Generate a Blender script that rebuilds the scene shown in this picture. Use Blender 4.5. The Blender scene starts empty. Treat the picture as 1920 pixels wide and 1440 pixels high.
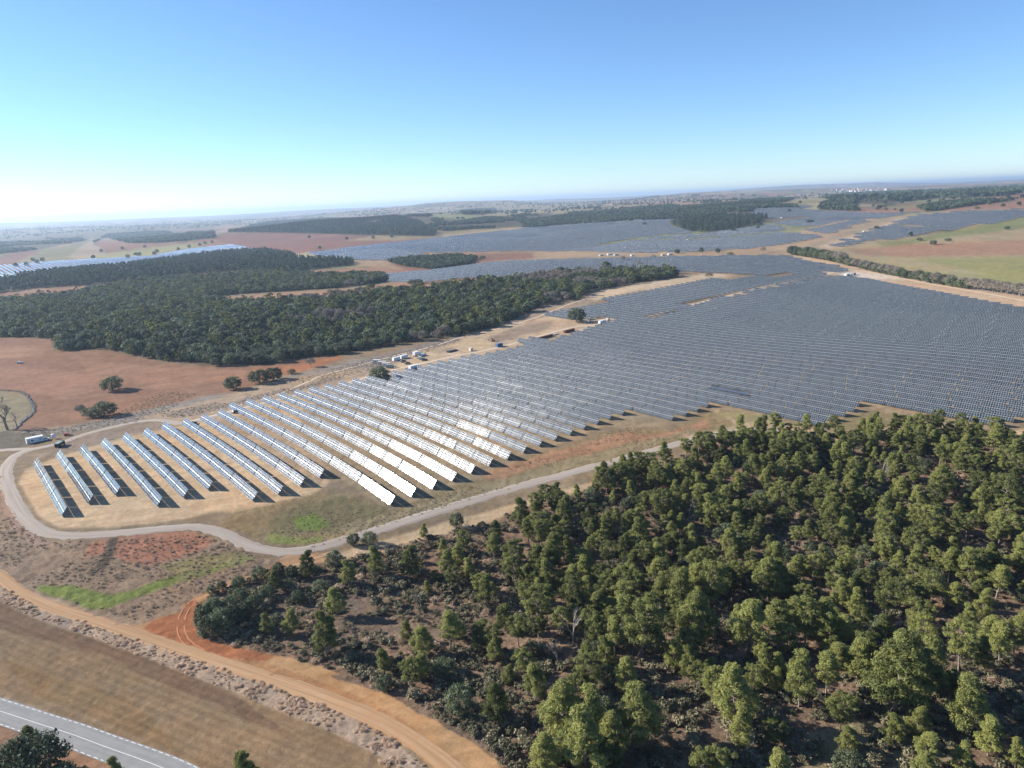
import bpy, bmesh, math, random
import numpy as np
from math import sin, cos, radians, pi, hypot, atan2, sqrt
from mathutils import Matrix, Vector

# ------------------------------------------------------------------ camera, sky, sun, exposure
sc = bpy.context.scene
COL = sc.collection
FPX, PITCH, ROLL, CH = 1333.0, radians(14.5), radians(2.37), 110.0
cam_d = bpy.data.cameras.new('camera'); cam = bpy.data.objects.new('camera', cam_d); COL.objects.link(cam)
cam_d.sensor_width = 36.0; cam_d.lens = 36.0 * FPX / 1920.0
cam_d.clip_start = 1.0; cam_d.clip_end = 120000.0
_U = Vector((0, sin(PITCH), cos(PITCH))); _F = Vector((0, cos(PITCH), -sin(PITCH))); _X = Vector((1, 0, 0))
_r = cos(ROLL) * _X - sin(ROLL) * _U; _u = sin(ROLL) * _X + cos(ROLL) * _U
cam.matrix_world = Matrix(((_r.x, _u.x, -_F.x, 0), (_r.y, _u.y, -_F.y, 0), (_r.z, _u.z, -_F.z, CH), (0, 0, 0, 1)))
sc.camera = cam

SUN_AZ, SUN_EL = radians(-75.0), radians(26.5)
SKY_STRENGTH = 0.088; SUN_STRENGTH = 4.8; EXPOSURE = 1.1
HAZE_DENSITY = 7.0e-5
w = bpy.data.worlds.new('World'); sc.world = w; w.use_nodes = True
nt = w.node_tree; bg = nt.nodes['Background']
sky = nt.nodes.new('ShaderNodeTexSky'); sky.sky_type = 'NISHITA'; sky.sun_disc = False
sky.sun_elevation = SUN_EL; sky.sun_rotation = SUN_AZ; sky.altitude = 900; sky.air_density = 0.92; sky.dust_density = 0.0; sky.ozone_density = 6.0
nt.links.new(sky.outputs[0], bg.inputs[0]); bg.inputs[1].default_value = SKY_STRENGTH
sl = bpy.data.lights.new('sun', 'SUN'); sl.energy = SUN_STRENGTH; sl.angle = radians(0.5); sl.color = (1.0, 0.945, 0.86)
so = bpy.data.objects.new('sun', sl); COL.objects.link(so)
SUNDIR = Vector((sin(SUN_AZ) * cos(SUN_EL), cos(SUN_AZ) * cos(SUN_EL), sin(SUN_EL)))
so.rotation_euler = SUNDIR.to_track_quat('Z', 'Y').to_euler(); so.location = (-100, 100, 200)
sc.view_settings.view_transform = 'Standard'; sc.view_settings.look = 'None'
sc.view_settings.exposure = EXPOSURE; sc.view_settings.gamma = 1.0
try: sc.view_settings.use_curve_mapping = False
except Exception: pass

rng = np.random.default_rng(11); random.seed(11)

# ------------------------------------------------------------------ survey maths: image ray <-> ground
cr, sr, cp, sp_ = cos(ROLL), sin(ROLL), cos(PITCH), sin(PITCH)
def project(x, y, z):
    x = np.asarray(x, float); y = np.asarray(y, float); z = np.asarray(z, float) - CH
    yc = y * cp - z * sp_; zc = y * sp_ + z * cp
    yc = np.where(yc < 0.5, 0.5, yc)
    xr = FPX * x / yc; yr = FPX * zc / yc
    return 960 + xr * cr - yr * sr, 720 - (xr * sr + yr * cr)
def raydir(u, v):
    x = np.asarray(u, float) - 960; y = -(np.asarray(v, float) - 720)
    xr = x * cr + y * sr; yr = -x * sr + y * cr
    return xr, FPX * cp + yr * sp_, -FPX * sp_ + yr * cp

# smooth value noise -------------------------------------------------
_perm = np.random.default_rng(5).random(4096)
def _h(ix, iy, seed):
    k = (ix.astype(np.int64) * 73856093) ^ (iy.astype(np.int64) * 19349663) ^ (seed * 83492791)
    return _perm[np.mod(k ^ (k >> 7), 4096)]
def vnoise(x, y, scale, seed=0):
    x = np.asarray(x, float) / scale; y = np.asarray(y, float) / scale
    ix = np.floor(x); iy = np.floor(y); fx = x - ix; fy = y - iy
    fx = fx * fx * (3 - 2 * fx); fy = fy * fy * (3 - 2 * fy)
    a = _h(ix, iy, seed); b = _h(ix + 1, iy, seed); c = _h(ix, iy + 1, seed); d = _h(ix + 1, iy + 1, seed)
    return (a * (1 - fx) + b * fx) * (1 - fy) + (c * (1 - fx) + d * fx) * fy * 1.0
def fbm(x, y, scale, seed=0, n=3):
    s = 0; a = 1; t = 0
    for i in range(n):
        s = s + a * vnoise(x + 31.7 * i, y - 17.3 * i, scale / (2 ** i), seed + i); t += a; a *= 0.5
    return s / t * 2 - 1

def ss(a, b, x):
    t = np.clip((x - a) / (b - a), 0, 1); return t * t * (3 - 2 * t)

# skyline ridges: crest seen at these image points
def crest(pts):
    u = np.array([p[0] for p in pts], float); v = np.array([p[1] for p in pts], float)
    dx, dy, dz = raydir(u, v)
    return np.arctan2(dx, dy), dz / np.hypot(dx, dy)
C1 = crest([(-200, 428), (0, 418), (120, 416), (250, 410), (400, 405), (520, 397), (640, 391), (760, 386), (870, 381), (960, 377), (1050, 373), (1130, 371), (1240, 365), (1330, 359), (1420, 352), (1500, 347), (1600, 344), (1640, 342), (1700, 343), (1780, 342), (1850, 339), (1920, 336), (2100, 328)])
C2 = crest([(-200, 445), (0, 432), (300, 422), (520, 410), (640, 399), (740, 389), (800, 381), (880, 377), (960, 376), (1020, 381), (1100, 380), (1180, 375), (1250, 366), (1290, 361), (1400, 358), (1500, 355), (1560, 352), (1650, 355), (1700, 350), (1760, 347), (1850, 345), (1920, 341), (2100, 338)])
def zt(x, y):
    x = np.asarray(x, float); y = np.asarray(y, float)
    D = np.hypot(x, y)
    sx = np.where(x < 10, 115.0, 190.0)
    z = -8.5 * np.exp(-((x - 10) / sx) ** 2 - ((y - 220) / 64.0) ** 2)
    m = ss(330, 520, D)
    z = z + m * (1.6 * np.sin(x / 62.0 + 0.6) * np.sin(y / 95.0 + 1.0) + 3.4 * np.sin((x * 0.6 - y * 0.8) / 120.0 + 2.1))
    z = z + ss(700, 2500, D) * 9.0 * fbm(x, y, 1100.0, 3, 2)
    z = z + ss(2300, 5500, D) * 34.0 * fbm(x, y, 1500.0, 9, 3)
    # wooded knoll in the middle distance and the low rise below it
    kx, ky = knoll
    z = z + 34.0 * np.exp(-((x - kx) / 620.0) ** 2 - ((y - ky) / 420.0) ** 2)
    z = z + 22.0 * np.exp(-((x + 230.0) / 260.0) ** 2 - ((y - 3500.0) / 420.0) ** 2)
    az = np.arctan2(x, y)
    z = z + ss(1250, 3300, D) * (24.0 * ss(-.35, -.12, az) + 36.0 * ss(.0, .33, az))
    t1 = np.interp(az, C1[0], C1[1]); t2 = np.interp(az, C2[0], C2[1])
    c2 = CH + 9500.0 * t2; c1 = CH + 19000.0 * t1
    g2 = np.exp(-((D - 9500.0) / 1500.0) ** 2); g1 = np.exp(-((D - 19000.0) / 3500.0) ** 2)
    w2 = np.clip(g2 * 1.0, 0, 1)
    z = z * (1 - np.maximum(w2, ss(13000, 17000, D))) + g2 * (c2 + 6 * fbm(x, y, 700.0, 21, 2)) + g1 * (c1 + 8 * fbm(x, y, 1500.0, 22, 2))
    z = z - ss(24000, 34000, D) * 150.0
    return z
knoll = (-900.0, 3300.0)

def ground_at(u, v):
    """point of the terrain met by the sight line through an image point"""
    dx, dy, dz = raydir(u, v); n = sqrt(dx * dx + dy * dy + dz * dz); dx, dy, dz = dx / n, dy / n, dz / n
    t = 60.0 * 1.012 ** np.arange(520)
    g = CH + dz * t - zt(dx * t, dy * t)
    k = np.argmax(g < 0)
    if g[k] >= 0: k = len(t) - 1
    lo, hi = t[max(k - 1, 0)], t[k]
    for _ in range(30):
        m = 0.5 * (lo + hi)
        if CH + dz * m - float(zt(dx * m, dy * m)) > 0: lo = m
        else: hi = m
    return Vector((float(dx * hi), float(dy * hi), float(CH + dz * hi)))

def pip(px, py, poly):
    poly = np.asarray(poly, float); out = np.zeros(np.shape(px), bool)
    mn = poly.min(0); mx = poly.max(0)
    sel = (px >= mn[0]) & (px <= mx[0]) & (py >= mn[1]) & (py <= mx[1])
    if not sel.any(): return out
    x = px[sel]; y = py[sel]; r = np.zeros(x.shape, bool)
    n = len(poly); j = n - 1
    for i in range(n):
        xi, yi = poly[i]; xj, yj = poly[j]
        if yi != yj:
            c = ((yi > y) != (yj > y)) & (x < (xj - xi) * (y - yi) / (yj - yi) + xi)
            r ^= c
        j = i
    out[sel] = r
    return out

# ------------------------------------------------------------------ object helpers
def tag(o, label=None, cat=None, group=None, kind=None):
    if label: o['label'] = label
    if cat: o['category'] = cat
    if group: o['group'] = group
    if kind: o['kind'] = kind
    return o
def mesh_np(name, co, faces_idx, mats, smooth=False, fsize=4, uv=None, matidx=None, col=None):
    """co (n,3), faces_idx (m,fsize)"""
    me = bpy.data.meshes.new(name)
    co = np.asarray(co, np.float32); fi = np.asarray(faces_idx, np.int32)
    me.vertices.add(len(co)); me.vertices.foreach_set('co', co.ravel())
    me.loops.add(fi.size); me.loops.foreach_set('vertex_index', fi.ravel())
    me.polygons.add(len(fi)); me.polygons.foreach_set('loop_start', np.arange(0, fi.size, fsize, dtype=np.int32))
    try: me.polygons.foreach_set('loop_total', np.full(len(fi), fsize, np.int32))
    except Exception: pass
    for m in mats: me.materials.append(m)
    if matidx is not None: me.polygons.foreach_set('material_index', np.asarray(matidx, np.int32))
    me.polygons.foreach_set('use_smooth', np.full(len(fi), smooth, bool))
    if uv is not None:
        l = me.uv_layers.new(name='UVMap'); l.data.foreach_set('uv', np.asarray(uv, np.float32).ravel())
    if col is not None:
        a = me.color_attributes.new('col', 'FLOAT_COLOR', 'POINT'); a.data.foreach_set('color', np.asarray(col, np.float32).ravel())
    me.update(calc_edges=True)
    return me
def link(name, me, parent=None):
    o = bpy.data.objects.new(name, me); COL.objects.link(o)
    if parent: o.parent = parent
    return o
def empty(name, loc, rz=0.0):
    o = bpy.data.objects.new(name, None); COL.objects.link(o); o.empty_display_size = 0.5
    o.location = loc; o.rotation_euler = (0, 0, rz); return o
class MB:
    """collects boxes, prisms and tubes into one mesh"""
    def __init__(s): s.bm = bmesh.new(); s.uv = None
    def box(s, x0, x1, y0, y1, z0, z1, taper=0.0, bev=0.0):
        r = bmesh.ops.create_cube(s.bm, size=1.0); vs = r['verts']
        for v in vs:
            top = v.co.z > 0
            tx = taper if top else 0
            v.co = Vector((x0 + tx if v.co.x < 0 else x1 - tx, y0 + tx if v.co.y < 0 else y1 - tx, z1 if top else z0))
        if bev:
            es = list({e for v in vs for e in v.link_edges}); bmesh.ops.bevel(s.bm, geom=es, offset=bev, segments=2, affect='EDGES', profile=0.6)
        return s
    def prism(s, pts, y0, y1):
        a = [s.bm.verts.new((x, y0, z)) for x, z in pts]; b = [s.bm.verts.new((x, y1, z)) for x, z in pts]
        s.bm.faces.new(a); s.bm.faces.new(b[::-1]); n = len(pts)
        for i in range(n): s.bm.faces.new((a[i], b[i], b[(i + 1) % n], a[(i + 1) % n]))
        return s
    def tube(s, p0, p1, r0, r1, n=6):
        p0 = Vector(p0); p1 = Vector(p1); d = (p1 - p0).normalized()
        a = d.orthogonal().normalized(); b = d.cross(a)
        A = [s.bm.verts.new(p0 + r0 * (cos(2 * pi * i / n) * a + sin(2 * pi * i / n) * b)) for i in range(n)]
        B = [s.bm.verts.new(p1 + r1 * (cos(2 * pi * i / n) * a + sin(2 * pi * i / n) * b)) for i in range(n)]
        for i in range(n): s.bm.faces.new((A[i], A[(i + 1) % n], B[(i + 1) % n], B[i]))
        s.bm.faces.new(A[::-1]); s.bm.faces.new(B)
        return s
    def mesh(s, name, mat):
        bmesh.ops.recalc_face_normals(s.bm, faces=s.bm.faces)
        me = bpy.data.meshes.new(name); s.bm.to_mesh(me); s.bm.free(); me.materials.append(mat); return me
    def build(s, name, mat, parent=None): return link(name, s.mesh(name, mat), parent)

# ------------------------------------------------------------------ materials
def new_mat(name):
    m = bpy.data.materials.new(name); m.use_nodes = True
    return m, m.node_tree, m.node_tree.nodes['Principled BSDF']
def N(t, typ, **k):
    n = t.nodes.new(typ)
    for a, b in k.items(): setattr(n, a, b)
    return n
def noise_mat(name, c1, c2, scale=1.0, rough=0.8, metallic=0.0, bump=0.0, spec=0.3, detail=4):
    m, t, b = new_mat(name)
    tc = N(t, 'ShaderNodeTexCoord'); no = N(t, 'ShaderNodeTexNoise'); no.inputs['Scale'].default_value = scale; no.inputs['Detail'].default_value = detail
    t.links.new(tc.outputs['Object'], no.inputs['Vector'])
    mx = N(t, 'ShaderNodeMix', data_type='RGBA'); mx.inputs[6].default_value = (*c1, 1); mx.inputs[7].default_value = (*c2, 1)
    t.links.new(no.outputs['Fac'], mx.inputs[0]); t.links.new(mx.outputs[2], b.inputs['Base Color'])
    b.inputs['Roughness'].default_value = rough; b.inputs['Metallic'].default_value = metallic; b.inputs['Specular IOR Level'].default_value = spec
    if bump:
        bp = N(t, 'ShaderNodeBump'); bp.inputs['Strength'].default_value = bump; bp.inputs['Distance'].default_value = 0.05
        t.links.new(no.outputs['Fac'], bp.inputs['Height']); t.links.new(bp.outputs[0], b.inputs['Normal'])
    return m
M = {}
M['white'] = noise_mat('white_paint', (.62, .62, .60), (.78, .78, .76), 1.5, .5)
M['cream'] = noise_mat('cream_paint', (.50, .46, .38), (.64, .60, .52), 1.5, .6)
M['blue'] = noise_mat('blue_steel', (.06, .12, .22), (.09, .17, .30), 2, .5)
M['dark'] = noise_mat('dark_paint', (.012, .014, .016), (.03, .032, .035), 2, .35)
M['green'] = noise_mat('green_grey_cover', (.20, .26, .25), (.30, .36, .34), 2, .6)
M['red'] = noise_mat('red_paint', (.42, .04, .02), (.55, .07, .04), 2, .5)
M['orange'] = noise_mat('orange_drum', (.50, .16, .05), (.62, .24, .10), 2, .6)
M['wood'] = noise_mat('pallet_wood', (.14, .05, .03), (.24, .10, .06), 3, .8)
M['tyre'] = noise_mat('tyre_rubber', (.01, .01, .01), (.025, .025, .025), 4, .9)
M['glass'] = noise_mat('dark_glass', (.01, .012, .015), (.02, .022, .025), 1, .08, spec=.6)
M['steel'] = noise_mat('galvanised_steel', (.45, .46, .47), (.62, .63, .64), 3, .35, metallic=.7)
M['concrete'] = noise_mat('concrete', (.30, .28, .25), (.42, .40, .36), 2, .9)
M['roof'] = noise_mat('tile_roof', (.30, .13, .08), (.42, .20, .12), 2, .9)
M['stone'] = noise_mat('dry_stone', (.20, .17, .14), (.38, .34, .28), 3, .9, bump=.6)

# solar module glass: cells, busbar gaps and aluminium frames from the module grid in UV metres
def module_material():
    m, t, b = new_mat('solar_module')
    uv = N(t, 'ShaderNodeUVMap'); sx = N(t, 'ShaderNodeSeparateXYZ'); t.links.new(uv.outputs[0], sx.inputs[0])
    def lines(out, period, width):
        d = N(t, 'ShaderNodeMath', operation='DIVIDE'); t.links.new(out, d.inputs[0]); d.inputs[1].default_value = period
        f = N(t, 'ShaderNodeMath', operation='FRACT'); t.links.new(d.outputs[0], f.inputs[0])
        s = N(t, 'ShaderNodeMath', operation='SUBTRACT'); t.links.new(f.outputs[0], s.inputs[0]); s.inputs[1].default_value = .5
        a = N(t, 'ShaderNodeMath', operation='ABSOLUTE'); t.links.new(s.outputs[0], a.inputs[0])
        g = N(t, 'ShaderNodeMath', operation='GREATER_THAN'); t.links.new(a.outputs[0], g.inputs[0]); g.inputs[1].default_value = .5 - width / period / 2
        return g.outputs[0]
    l1 = lines(sx.outputs[0], 1.05, .085); l2 = lines(sx.outputs[1], 1.03, .065)
    mx = N(t, 'ShaderNodeMath', operation='MAXIMUM'); t.links.new(l1, mx.inputs[0]); t.links.new(l2, mx.inputs[1])
    # tone differs a little from module to module
    dv = N(t, 'ShaderNodeVectorMath', operation='DIVIDE'); t.links.new(uv.outputs[0], dv.inputs[0]); dv.inputs[1].default_value = (1.05, 2.06, 1)
    fl = N(t, 'ShaderNodeVectorMath', operation='FLOOR'); t.links.new(dv.outputs[0], fl.inputs[0])
    wn = N(t, 'ShaderNodeTexWhiteNoise', noise_dimensions='3D'); t.links.new(fl.outputs[0], wn.inputs['Vector'])
    cell = N(t, 'ShaderNodeMix', data_type='RGBA'); cell.inputs[6].default_value = (.007, .011, .017, 1); cell.inputs[7].default_value = (.020, .030, .042, 1)
    t.links.new(wn.outputs['Value'], cell.inputs[0])
    cm = N(t, 'ShaderNodeMix', data_type='RGBA'); t.links.new(mx.outputs[0], cm.inputs[0]); t.links.new(cell.outputs[2], cm.inputs[6]); cm.inputs[7].default_value = (.41, .44, .45, 1)
    t.links.new(cm.outputs[2], b.inputs['Base Color'])
    # every module sits a fraction of a degree off its neighbours
    oi = N(t, 'ShaderNodeObjectInfo'); sd = N(t, 'ShaderNodeVectorMath', operation='ADD'); t.links.new(fl.outputs[0], sd.inputs[0]); t.links.new(oi.outputs['Location'], sd.inputs[1])
    w3 = N(t, 'ShaderNodeTexWhiteNoise', noise_dimensions='3D'); t.links.new(sd.outputs[0], w3.inputs['Vector'])
    su = N(t, 'ShaderNodeVectorMath', operation='SUBTRACT'); t.links.new(w3.outputs['Color'], su.inputs[0]); su.inputs[1].default_value = (.5, .5, .5)
    sk = N(t, 'ShaderNodeVectorMath', operation='SCALE'); t.links.new(su.outputs[0], sk.inputs[0]); sk.inputs['Scale'].default_value = .045
    gn = N(t, 'ShaderNodeNewGeometry'); an = N(t, 'ShaderNodeVectorMath', operation='ADD'); t.links.new(gn.outputs['Normal'], an.inputs[0]); t.links.new(sk.outputs[0], an.inputs[1])
    nn = N(t, 'ShaderNodeVectorMath', operation='NORMALIZE'); t.links.new(an.outputs[0], nn.inputs[0]); t.links.new(nn.outputs[0], b.inputs['Normal'])
    ro = N(t, 'ShaderNodeMix', data_type='FLOAT'); t.links.new(mx.outputs[0], ro.inputs[0]); ro.inputs[2].default_value = .075; ro.inputs[3].default_value = .30
    t.links.new(ro.outputs[0], b.inputs['Roughness'])
    b.inputs['Specular IOR Level'].default_value = .5
    b.inputs['Coat Weight'].default_value = .07; b.inputs['Coat Roughness'].default_value = .38; b.inputs['Coat IOR'].default_value = 1.45   # dusty glass
    return m
M['module'] = module_material()
M['backsheet'] = noise_mat('module_backsheet', (.20, .21, .22), (.28, .29, .30), 2, .7)

def leaf_material(name, c1, c2, var=0.35, transl=0.25):
    m, t, b = new_mat(name)
    at = N(t, 'ShaderNodeAttribute', attribute_name='col')
    oi = N(t, 'ShaderNodeObjectInfo')
    mx = N(t, 'ShaderNodeMix', data_type='RGBA'); mx.inputs[6].default_value = (*c1, 1); mx.inputs[7].default_value = (*c2, 1)
    sp = N(t, 'ShaderNodeSeparateColor'); t.links.new(at.outputs['Color'], sp.inputs[0])
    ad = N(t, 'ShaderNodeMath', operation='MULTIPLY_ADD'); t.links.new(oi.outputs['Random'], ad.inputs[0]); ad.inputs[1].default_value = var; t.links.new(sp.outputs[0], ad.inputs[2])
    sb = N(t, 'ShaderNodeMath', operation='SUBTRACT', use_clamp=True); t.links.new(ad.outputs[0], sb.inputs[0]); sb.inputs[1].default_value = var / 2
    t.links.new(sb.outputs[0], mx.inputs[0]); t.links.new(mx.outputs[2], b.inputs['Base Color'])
    b.inputs['Roughness'].default_value = .65; b.inputs['Specular IOR Level'].default_value = .25
    if transl:
        tr = N(t, 'ShaderNodeBsdfTranslucent'); t.links.new(mx.outputs[2], tr.inputs[0])
        ms = N(t, 'ShaderNodeMixShader'); ms.inputs[0].default_value = transl
        t.links.new(b.outputs[0], ms.inputs[1]); t.links.new(tr.outputs[0], ms.inputs[2]); t.links.new(ms.outputs[0], t.nodes['Material Output'].inputs[0])
    return m
M['pine'] = leaf_material('pine_needles', (.062, .080, .024), (.320, .325, .100), .65, .38)
M['oak'] = leaf_material('holm_oak_leaves', (.036, .050, .026), (.190, .220, .115), .6, .2)
M['farleaf'] = leaf_material('distant_leaves', (.034, .052, .028), (.180, .225, .115), .7, .2)
M['shrub'] = leaf_material('shrub_leaves', (.075, .072, .040), (.27, .24, .145), .8, .2)
M['scrub'] = leaf_material('scrub_stems', (.20, .155, .11), (.40, .32, .23), .6, .4)
M['dry'] = leaf_material('dry_brush', (.42, .31, .22), (.74, .58, .44), .5, .5)
M['twig'] = leaf_material('bare_twigs', (.17, .145, .11), (.33, .28, .22), .4, .0)
M['bark'] = noise_mat('pine_bark', (.16, .125, .10), (.34, .28, .23), 2.5, .9, bump=.5)
M['deadwood'] = noise_mat('dead_wood', (.22, .195, .17), (.38, .34, .30), 3, .9)

def ground_material():
    m, t, b = new_mat('ground_soil')
    at = N(t, 'ShaderNodeAttribute', attribute_name='col'); geo = N(t, 'ShaderNodeNewGeometry')
    def nz(scale, detail, rough=.6):
        n = N(t, 'ShaderNodeTexNoise'); n.inputs['Scale'].default_value = scale; n.inputs['Detail'].default_value = detail; n.inputs['Roughness'].default_value = rough
        t.links.new(geo.outputs['Position'], n.inputs['Vector']); return n
    n1 = nz(1.5, 6, .8); n2 = nz(.11, 4, .6)
    # speckle strength is stored in the alpha channel (scrub is speckled, ploughed soil is not)
    mr = N(t, 'ShaderNodeMapRange'); t.links.new(n1.outputs['Fac'], mr.inputs[0]); mr.inputs[1].default_value = .30; mr.inputs[2].default_value = .70; mr.inputs[3].default_value = -.55; mr.inputs[4].default_value = .55
    ml = N(t, 'ShaderNodeMath', operation='MULTIPLY'); t.links.new(mr.outputs[0], ml.inputs[0]); t.links.new(at.outputs['Alpha'], ml.inputs[1])
    mr2 = N(t, 'ShaderNodeMapRange'); t.links.new(n2.outputs['Fac'], mr2.inputs[0]); mr2.inputs[1].default_value = .3; mr2.inputs[2].default_value = .7; mr2.inputs[3].default_value = .86; mr2.inputs[4].default_value = 1.14
    n3 = nz(4.5, 3, .7); mr3 = N(t, 'ShaderNodeMapRange'); t.links.new(n3.outputs['Fac'], mr3.inputs[0]); mr3.inputs[1].default_value = .3; mr3.inputs[2].default_value = .7; mr3.inputs[3].default_value = .72; mr3.inputs[4].default_value = 1.28
    mg = N(t, 'ShaderNodeMath', operation='MULTIPLY'); t.links.new(mr2.outputs[0], mg.inputs[0]); t.links.new(mr3.outputs[0], mg.inputs[1])
    ad = N(t, 'ShaderNodeMath', operation='ADD'); t.links.new(ml.outputs[0], ad.inputs[0]); t.links.new(mg.outputs[0], ad.inputs[1])
    vm = N(t, 'ShaderNodeVectorMath', operation='SCALE'); t.links.new(at.outputs['Color'], vm.inputs[0]); t.links.new(ad.outputs[0], vm.inputs['Scale'])
    t.links.new(vm.outputs[0], b.inputs['Base Color'])
    bp = N(t, 'ShaderNodeBump'); bp.inputs['Distance'].default_value = .35; t.links.new(at.outputs['Alpha'], bp.inputs['Strength']); t.links.new(n1.outputs['Fac'], bp.inputs['Height'])
    t.links.new(bp.outputs[0], b.inputs['Normal'])
    b.inputs['Roughness'].default_value = .95; b.inputs['Specular IOR Level'].default_value = .08
    return m
M['ground'] = ground_material()
def track_material(name, c1, c2, c3):
    """u across the road 0..1, v in metres along: wheel ruts and a paler crown"""
    m, t, b = new_mat(name)
    uv = N(t, 'ShaderNodeUVMap'); sx = N(t, 'ShaderNodeSeparateXYZ'); t.links.new(uv.outputs[0], sx.inputs[0])
    geo = N(t, 'ShaderNodeNewGeometry')
    no = N(t, 'ShaderNodeTexNoise'); no.inputs['Scale'].default_value = .5; no.inputs['Detail'].default_value = 5; t.links.new(geo.outputs['Position'], no.inputs['Vector'])
    cv = N(t, 'ShaderNodeCombineXYZ'); mu = N(t, 'ShaderNodeMath', operation='MULTIPLY'); t.links.new(sx.outputs[0], mu.inputs[0]); mu.inputs[1].default_value = 9
    mv = N(t, 'ShaderNodeMath', operation='MULTIPLY'); t.links.new(sx.outputs[1], mv.inputs[0]); mv.inputs[1].default_value = .03
    t.links.new(mu.outputs[0], cv.inputs[0]); t.links.new(mv.outputs[0], cv.inputs[1])
    n2 = N(t, 'ShaderNodeTexNoise'); n2.inputs['Scale'].default_value = 1; n2.inputs['Detail'].default_value = 3; t.links.new(cv.outputs[0], n2.inputs['Vector'])
    a = N(t, 'ShaderNodeMix', data_type='RGBA'); a.inputs[6].default_value = (*c1, 1); a.inputs[7].default_value = (*c2, 1)
    mr = N(t, 'ShaderNodeMapRange'); t.links.new(n2.outputs['Fac'], mr.inputs[0]); mr.inputs[1].default_value = .35; mr.inputs[2].default_value = .65; t.links.new(mr.outputs[0], a.inputs[0])
    bx = N(t, 'ShaderNodeMix', data_type='RGBA'); t.links.new(a.outputs[2], bx.inputs[6]); bx.inputs[7].default_value = (*c3, 1)
    mr3 = N(t, 'ShaderNodeMapRange'); t.links.new(no.outputs['Fac'], mr3.inputs[0]); mr3.inputs[1].default_value = .45; mr3.inputs[2].default_value = .75; mr3.inputs[4].default_value = .6; t.links.new(mr3.outputs[0], bx.inputs[0])
    t.links.new(bx.outputs[2], b.inputs['Base Color']); b.inputs['Roughness'].default_value = .95; b.inputs['Specular IOR Level'].default_value = .1
    return m
M['gravel'] = track_material('gravel_surface', (.29, .24, .195), (.38, .325, .275), (.36, .27, .195))
M['dirt'] = track_material('dirt_surface', (.31, .19, .10), (.42, .27, .155), (.38, .20, .10))
M['reddirt'] = track_material('red_dirt_surface', (.37, .13, .055), (.46, .21, .10), (.42, .24, .13))
M['sandtrack'] = track_material('sandy_surface', (.46, .35, .245), (.56, .45, .33), (.44, .32, .22))
M['asphalt'] = track_material('asphalt_surface', (.22, .216, .205), (.26, .254, .242), (.30, .29, .275))
M['paint'] = noise_mat('road_paint', (.62, .62, .60), (.78, .78, .76), 1.2, .7)

# ------------------------------------------------------------------ the survey: outlines of fields and woods seen in the photograph
SAND = (.44, .32, .20); SANDL = (.50, .38, .255); RED = (.238, .130, .080); REDD = (.20, .105, .07)
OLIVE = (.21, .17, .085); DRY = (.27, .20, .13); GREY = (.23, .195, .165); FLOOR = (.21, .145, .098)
FG = []   # (polygon, colour, speckle, edge wobble px)
def area(poly, col, sp=.3, wob=3.0): FG.append((poly, col, sp, wob))
# far plain
area([(-400, 470), (-200, 425), (640, 380), (1280, 350), (2300, 300), (2300, 480), (1200, 470), (400, 470)], (.20, .165, .10), .2)
area([(-200, 430), (640, 396), (900, 384), (900, 398), (640, 412), (300, 430), (-200, 450)], (.20, .19, .115), .2, 5)
area([(-200, 450), (0, 440), (160, 428), (380, 418), (420, 424), (200, 446), (-100, 468)], (.15, .13, .09), .2, 5)
area([(0, 480), (40, 470), (90, 460), (60, 480), (20, 497), (-60, 505)], (.22, .12, .085), .2)
area([(35, 492), (90, 470), (160, 452), (165, 462), (130, 487), (60, 492)], (.21, .185, .09), .2)
area([(130, 482), (150, 462), (172, 452), (190, 470), (200, 480), (150, 486)], (.33, .25, .17), .2)
area([(172, 450), (330, 455), (410, 447), (410, 452), (270, 465), (200, 475)], (.24, .125, .08), .2)
area([(150, 487), (200, 475), (340, 457), (400, 456), (300, 475), (280, 480)], (.27, .25, .11), .2)
area([(400, 448), (420, 438), (520, 436), (640, 440), (760, 442), (860, 452), (720, 458), (600, 470), (560, 475), (490, 468), (430, 458)], (.21, .105, .075), .2)
area([(540, 480), (580, 472), (600, 480), (580, 487)], (.32, .27, .15), .2)
area([(-60, 552), (0, 549), (80, 540), (170, 533), (180, 542), (60, 560), (-60, 570)], (.27, .15, .095), .2)
area([(270, 524), (330, 514), (430, 508), (470, 510), (340, 524), (280, 530)], (.27, .15, .095), .2)
area([(560, 512), (600, 506), (720, 500), (730, 505), (660, 512), (560, 520)], (.30, .165, .10), .2)
area([(380, 560), (500, 552), (640, 545), (700, 538), (765, 528), (900, 520), (905, 526), (800, 540), (640, 552), (520, 562), (420, 566)], (.34, .19, .115), .2)
area([(600, 512), (700, 502), (760, 505), (830, 508), (700, 520), (640, 528)], (.30, .165, .105), .2)
area([(640, 495), (700, 482), (840, 470), (960, 472), (1200, 470), (1480, 466), (1560, 478), (1500, 486), (1300, 482), (1100, 484), (950, 490), (870, 498), (830, 507), (760, 506), (700, 500)], (.34, .24, .15), .2)
area([(730, 496), (860, 476), (1000, 474), (1000, 484), (900, 492), (860, 500), (780, 512)], (.24, .13, .085), .2)
area([(640, 452), (800, 428), (900, 405), (980, 400), (980, 425), (760, 450)], (.30, .235, .13), .2)
area([(900, 400), (960, 390), (1060, 385), (1130, 388), (1100, 398), (1000, 410), (960, 420), (880, 425)], (.27, .22, .12), .2, 5)
area([(850, 380), (960, 378), (1100, 375), (1160, 380), (1000, 388), (860, 392)], (.26, .215, .12), .2, 5)
area([(1010, 418), (1040, 406), (1060, 408), (1050, 420), (1020, 424)], (.34, .22, .14), .2)
area([(1180, 380), (1300, 374), (1400, 372), (1520, 368), (1560, 370), (1540, 380), (1400, 384), (1240, 388)], (.26, .17, .11), .2)
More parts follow.
